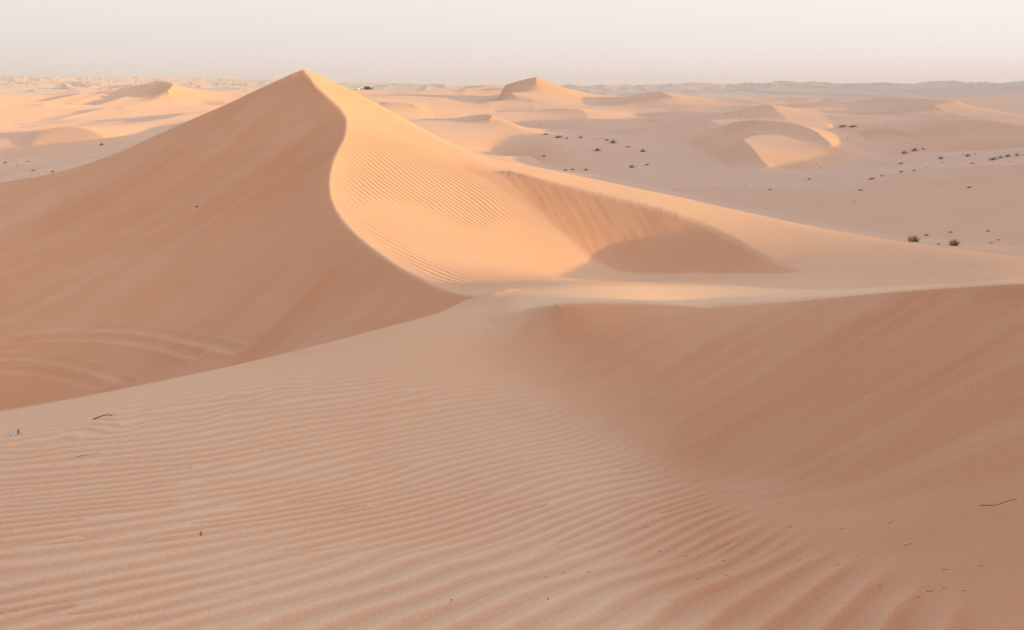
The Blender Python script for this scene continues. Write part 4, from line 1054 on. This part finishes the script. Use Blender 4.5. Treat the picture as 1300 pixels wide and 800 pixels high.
def make_car(px, py, heading, paint, label, spare):
    p = spot(px, py, 300)
    t = bpy.data.objects.new('off_road_car', None); coll.objects.link(t)
    t.location = p + Vector((0, 0, 0.02)); t.rotation_euler = (0, 0, heading)
    bm = bmesh.new()
    prism(bm, [(-2.25, 0.45), (-1.85, 0.40), (-1.82, 0.75), (-1.55, 0.93), (-1.2, 0.93), (-0.95, 0.75), (-0.92, 0.40), (0.92, 0.40), (0.95, 0.75), (1.2, 0.93), (1.55, 0.93), (1.82, 0.75), (1.85, 0.40), (2.3, 0.45), (2.35, 0.85), (2.25, 1.12), (1.25, 1.22), (-2.28, 1.22)], -0.93, 0.93)
    bmesh.ops.recalc_face_normals(bm, faces=bm.faces); bmesh.ops.bevel(bm, geom=bm.edges[:], offset=0.03, segments=1, affect='EDGES')
    mesh_obj('body', bm, paint, t)
    bm = bmesh.new(); prism(bm, [(-2.2, 1.225), (1.15, 1.225), (0.55, 1.88), (-2.05, 1.90)], -0.86, 0.86, 0.10)
    for v in bm.verts:
        if v.co.z > 1.5: v.co.y *= 0.86
    bmesh.ops.recalc_face_normals(bm, faces=bm.faces); bmesh.ops.bevel(bm, geom=bm.edges[:], offset=0.04, segments=2, affect='EDGES')
    cab = mesh_obj('cabin', bm, paint, t)
    for sy in (-1, 1):
        for x0, x1, xt0, xt1 in ((-1.95, -1.15, -1.88, -1.15), (-1.05, -0.2, -1.05, -0.22), (-0.1, 0.9, -0.1, 0.48)):
            bm = bmesh.new(); q = [bm.verts.new((x0, sy * 0.775, 1.30)), bm.verts.new((x1, sy * 0.775, 1.30)), bm.verts.new((xt1, sy * 0.70, 1.77)), bm.verts.new((xt0, sy * 0.70, 1.77))]
            f = bm.faces.new(q if sy < 0 else q[::-1]); e_ = bmesh.ops.extrude_face_region(bm, geom=[f])
            for g in e_['geom']:
                if isinstance(g, bmesh.types.BMVert): g.co.y += sy * 0.02
            mesh_obj('side_window', bm, M_glass, cab)
    for nm, xs in (('windscreen', ((1.12, 1.27), (0.66, 1.80))), ('rear_window', ((-2.215, 1.35), (-2.10, 1.78)))):
        bm = bmesh.new(); (xa, za), (xb, zb) = xs; sg_ = 1 if xa > 0 else -1
        q = [bm.verts.new((xa + sg_ * .02, -0.68, za)), bm.verts.new((xa + sg_ * .02, 0.68, za)), bm.verts.new((xb + sg_ * .02, 0.6, zb)), bm.verts.new((xb + sg_ * .02, -0.6, zb))]
        f = bm.faces.new(q); e_ = bmesh.ops.extrude_face_region(bm, geom=[f])
        for g in e_['geom']:
            if isinstance(g, bmesh.types.BMVert): g.co.x += sg_ * 0.015
        mesh_obj(nm, bm, M_glass, cab)
    def cyl(r, d, x, y, z, mat, nm, parent, seg=20, axis='Y'):
        bm = bmesh.new(); bmesh.ops.create_cone(bm, cap_ends=True, segments=seg, radius1=r, radius2=r, depth=d)
        bmesh.ops.bevel(bm, geom=[e for e in bm.edges if len(e.link_faces) == 2 and abs(e.verts[0].co.z - e.verts[1].co.z) < 1e-6], offset=min(r, d) * 0.15, segments=2, affect='EDGES')
        o = mesh_obj(nm, bm, mat, parent); o.rotation_euler = (math.pi / 2, 0, 0) if axis == 'Y' else (0, math.pi / 2, 0); o.location = (x, y, z)
        return o
    for x in (-1.38, 1.38):
        for sy in (-1, 1):
            w = bpy.data.objects.new('wheel', None); coll.objects.link(w); w.parent = t; w.location = (x, sy * 0.80, 0.39)
            cyl(0.40, 0.26, 0, 0, 0, M_tyre, 'tyre', w); cyl(0.23, 0.28, 0, 0, 0, M_rim, 'rim', w, 12)
    if spare: cyl(0.36, 0.22, -2.40, 0, 1.0, M_tyre, 'spare_wheel', t, 20, 'X')
    for sy in (-1, 1):
        for nm, x, m_, z_ in (('headlight', 2.31, M_lamp, 0.92), ('tail_light', -2.27, M_red, 1.0)):
            bm = bmesh.new(); bmesh.ops.create_cube(bm, size=1); [setattr(v, 'co', Vector((v.co.x * 0.08, v.co.y * 0.26, v.co.z * 0.16))) for v in bm.verts]
            bmesh.ops.bevel(bm, geom=bm.edges[:], offset=0.02, segments=1, affect='EDGES')
            o = mesh_obj(nm, bm, m_, t); o.location = (x, sy * 0.72, z_)
    for nm, x in (('bumper', 2.36), ('bumper', -2.32)):
        bm = bmesh.new(); bmesh.ops.create_cube(bm, size=1); [setattr(v, 'co', Vector((v.co.x * 0.16, v.co.y * 1.8, v.co.z * 0.22))) for v in bm.verts]
        bmesh.ops.bevel(bm, geom=bm.edges[:], offset=0.03, segments=1, affect='EDGES'); o = mesh_obj(nm, bm, M_tyre, t); o.location = (x, 0, 0.56)
    return tag(t, label, 'car', 'cars parked on the far ridge')
make_car(455.5, 114.2, RAD(8), M_white, 'white off-road car parked on the far ridge, left of the black one', True)
make_car(467.5, 114.2, RAD(-28), M_black, 'black off-road car parked on the far ridge, right of the white one', False)

# a person standing beside the black car
def make_person(px, py):
    p = spot(px, py, 300)
    J = {'pelvis': (0, 0, .95), 'waist': (0, 0, 1.08), 'chest': (0, .01, 1.30), 'neck': (0, .01, 1.48), 'head0': (0, 0, 1.56), 'head1': (0, -.01, 1.66), 'crown': (0, 0, 1.75),
         'hipL': (.09, 0, .90), 'kneeL': (.10, -.02, .50), 'ankleL': (.11, .01, .08), 'toeL': (.12, -.15, .03),
         'hipR': (-.09, 0, .90), 'kneeR': (-.11, -.03, .50), 'ankleR': (-.13, .02, .08), 'toeR': (-.15, -.14, .03),
         'shL': (.19, .01, 1.42), 'elL': (.26, .02, 1.15), 'wrL': (.25, -.07, .92), 'haL': (.245, -.10, .84),
         'shR': (-.19, .01, 1.42), 'elR': (-.25, .03, 1.15), 'wrR': (-.24, -.05, .92), 'haR': (-.235, -.08, .84)}
    Rr = {'pelvis': .15, 'waist': .135, 'chest': .16, 'neck': .06, 'head0': .075, 'head1': .10, 'crown': .06, 'hip': .10, 'knee': .065, 'ankle': .045, 'toe': .04, 'sh': .07, 'el': .048, 'wr': .034, 'ha': .04}
    E = [('pelvis', 'waist'), ('waist', 'chest'), ('chest', 'neck'), ('neck', 'head0'), ('head0', 'head1'), ('head1', 'crown')]
    for s_ in 'LR': E += [('pelvis', 'hip' + s_), ('hip' + s_, 'knee' + s_), ('knee' + s_, 'ankle' + s_), ('ankle' + s_, 'toe' + s_), ('chest', 'sh' + s_), ('sh' + s_, 'el' + s_), ('el' + s_, 'wr' + s_), ('wr' + s_, 'ha' + s_)]
    # a hand with four fingers and a thumb on each wrist
    for s_, sg_ in (('L', 1), ('R', -1)):
        hx, hy, hz_ = J['ha' + s_]
        for k, (dy, ln) in enumerate(((-.03, .075), (-.01, .085), (.01, .08), (.03, .06))):
            J['f%d%s' % (k, s_)] = (hx, hy + dy, hz_ - ln); Rr['f%d' % k] = .009; E.append(('ha' + s_, 'f%d%s' % (k, s_)))
        J['th' + s_] = (hx - sg_ * .02, hy - .06, hz_ - .03); Rr['th'] = .011; E.append(('ha' + s_, 'th' + s_))
    names = list(J); me = bpy.data.meshes.new('body')
    me.from_pydata([J[n_] for n_ in names], [(names.index(a), names.index(b)) for a, b in E], [])
    o = bpy.data.objects.new('body', me); coll.objects.link(o)
    md = o.modifiers.new('skin', 'SKIN'); sv = me.skin_vertices[0].data
    for i, n_ in enumerate(names):
        k = n_ if n_ in Rr else n_[:-1]; sv[i].radius = (Rr[k], Rr[k] * (0.75 if k in ('chest', 'waist', 'pelvis') else 1)); sv[i].use_root = (n_ == 'pelvis')
    o.modifiers.new('sub', 'SUBSURF').levels = 1
    bpy.context.view_layer.update()
    dg = bpy.context.evaluated_depsgraph_get(); m2 = bpy.data.meshes.new_from_object(o.evaluated_get(dg)); o.modifiers.clear(); o.data = m2; m2.name = 'body'
    M_skin = simple_mat('skin', (0.32, 0.19, 0.13), 0.6, 0.05, 5); M_cloth = simple_mat('dark_clothing', (0.05, 0.045, 0.045), 0.9, 0.2, 5); M_hair = simple_mat('dark_hair', (0.02, 0.015, 0.012), 0.7, 0.2, 9)
    m2.materials.clear(); m2.materials.append(M_cloth); m2.materials.append(M_skin)
    for f in m2.polygons:
        f.use_smooth = True; c = f.center
        f.material_index = 1 if (c.z > 1.50 or (c.z < .93 and abs(c.x) > .19 and c.z > .7)) else 0
    t = bpy.data.objects.new('person', None); coll.objects.link(t); t.location = p; t.rotation_euler = (0, 0, RAD(60)); o.parent = t
    bm = bmesh.new(); bmesh.ops.create_uvsphere(bm, u_segments=14, v_segments=8, radius=.115)
    bmesh.ops.delete(bm, geom=[v for v in bm.verts if v.co.z < -0.01 and v.co.y < 0.02], context='VERTS')
    h = mesh_obj('hair', bm, M_hair, t, True); h.location = (0, .012, 1.66)
    return tag(t, 'person in dark clothes standing right of the black car on the ridge', 'person')
make_person(474, 114.2)
print('objects', round(time.time() - T0, 1))
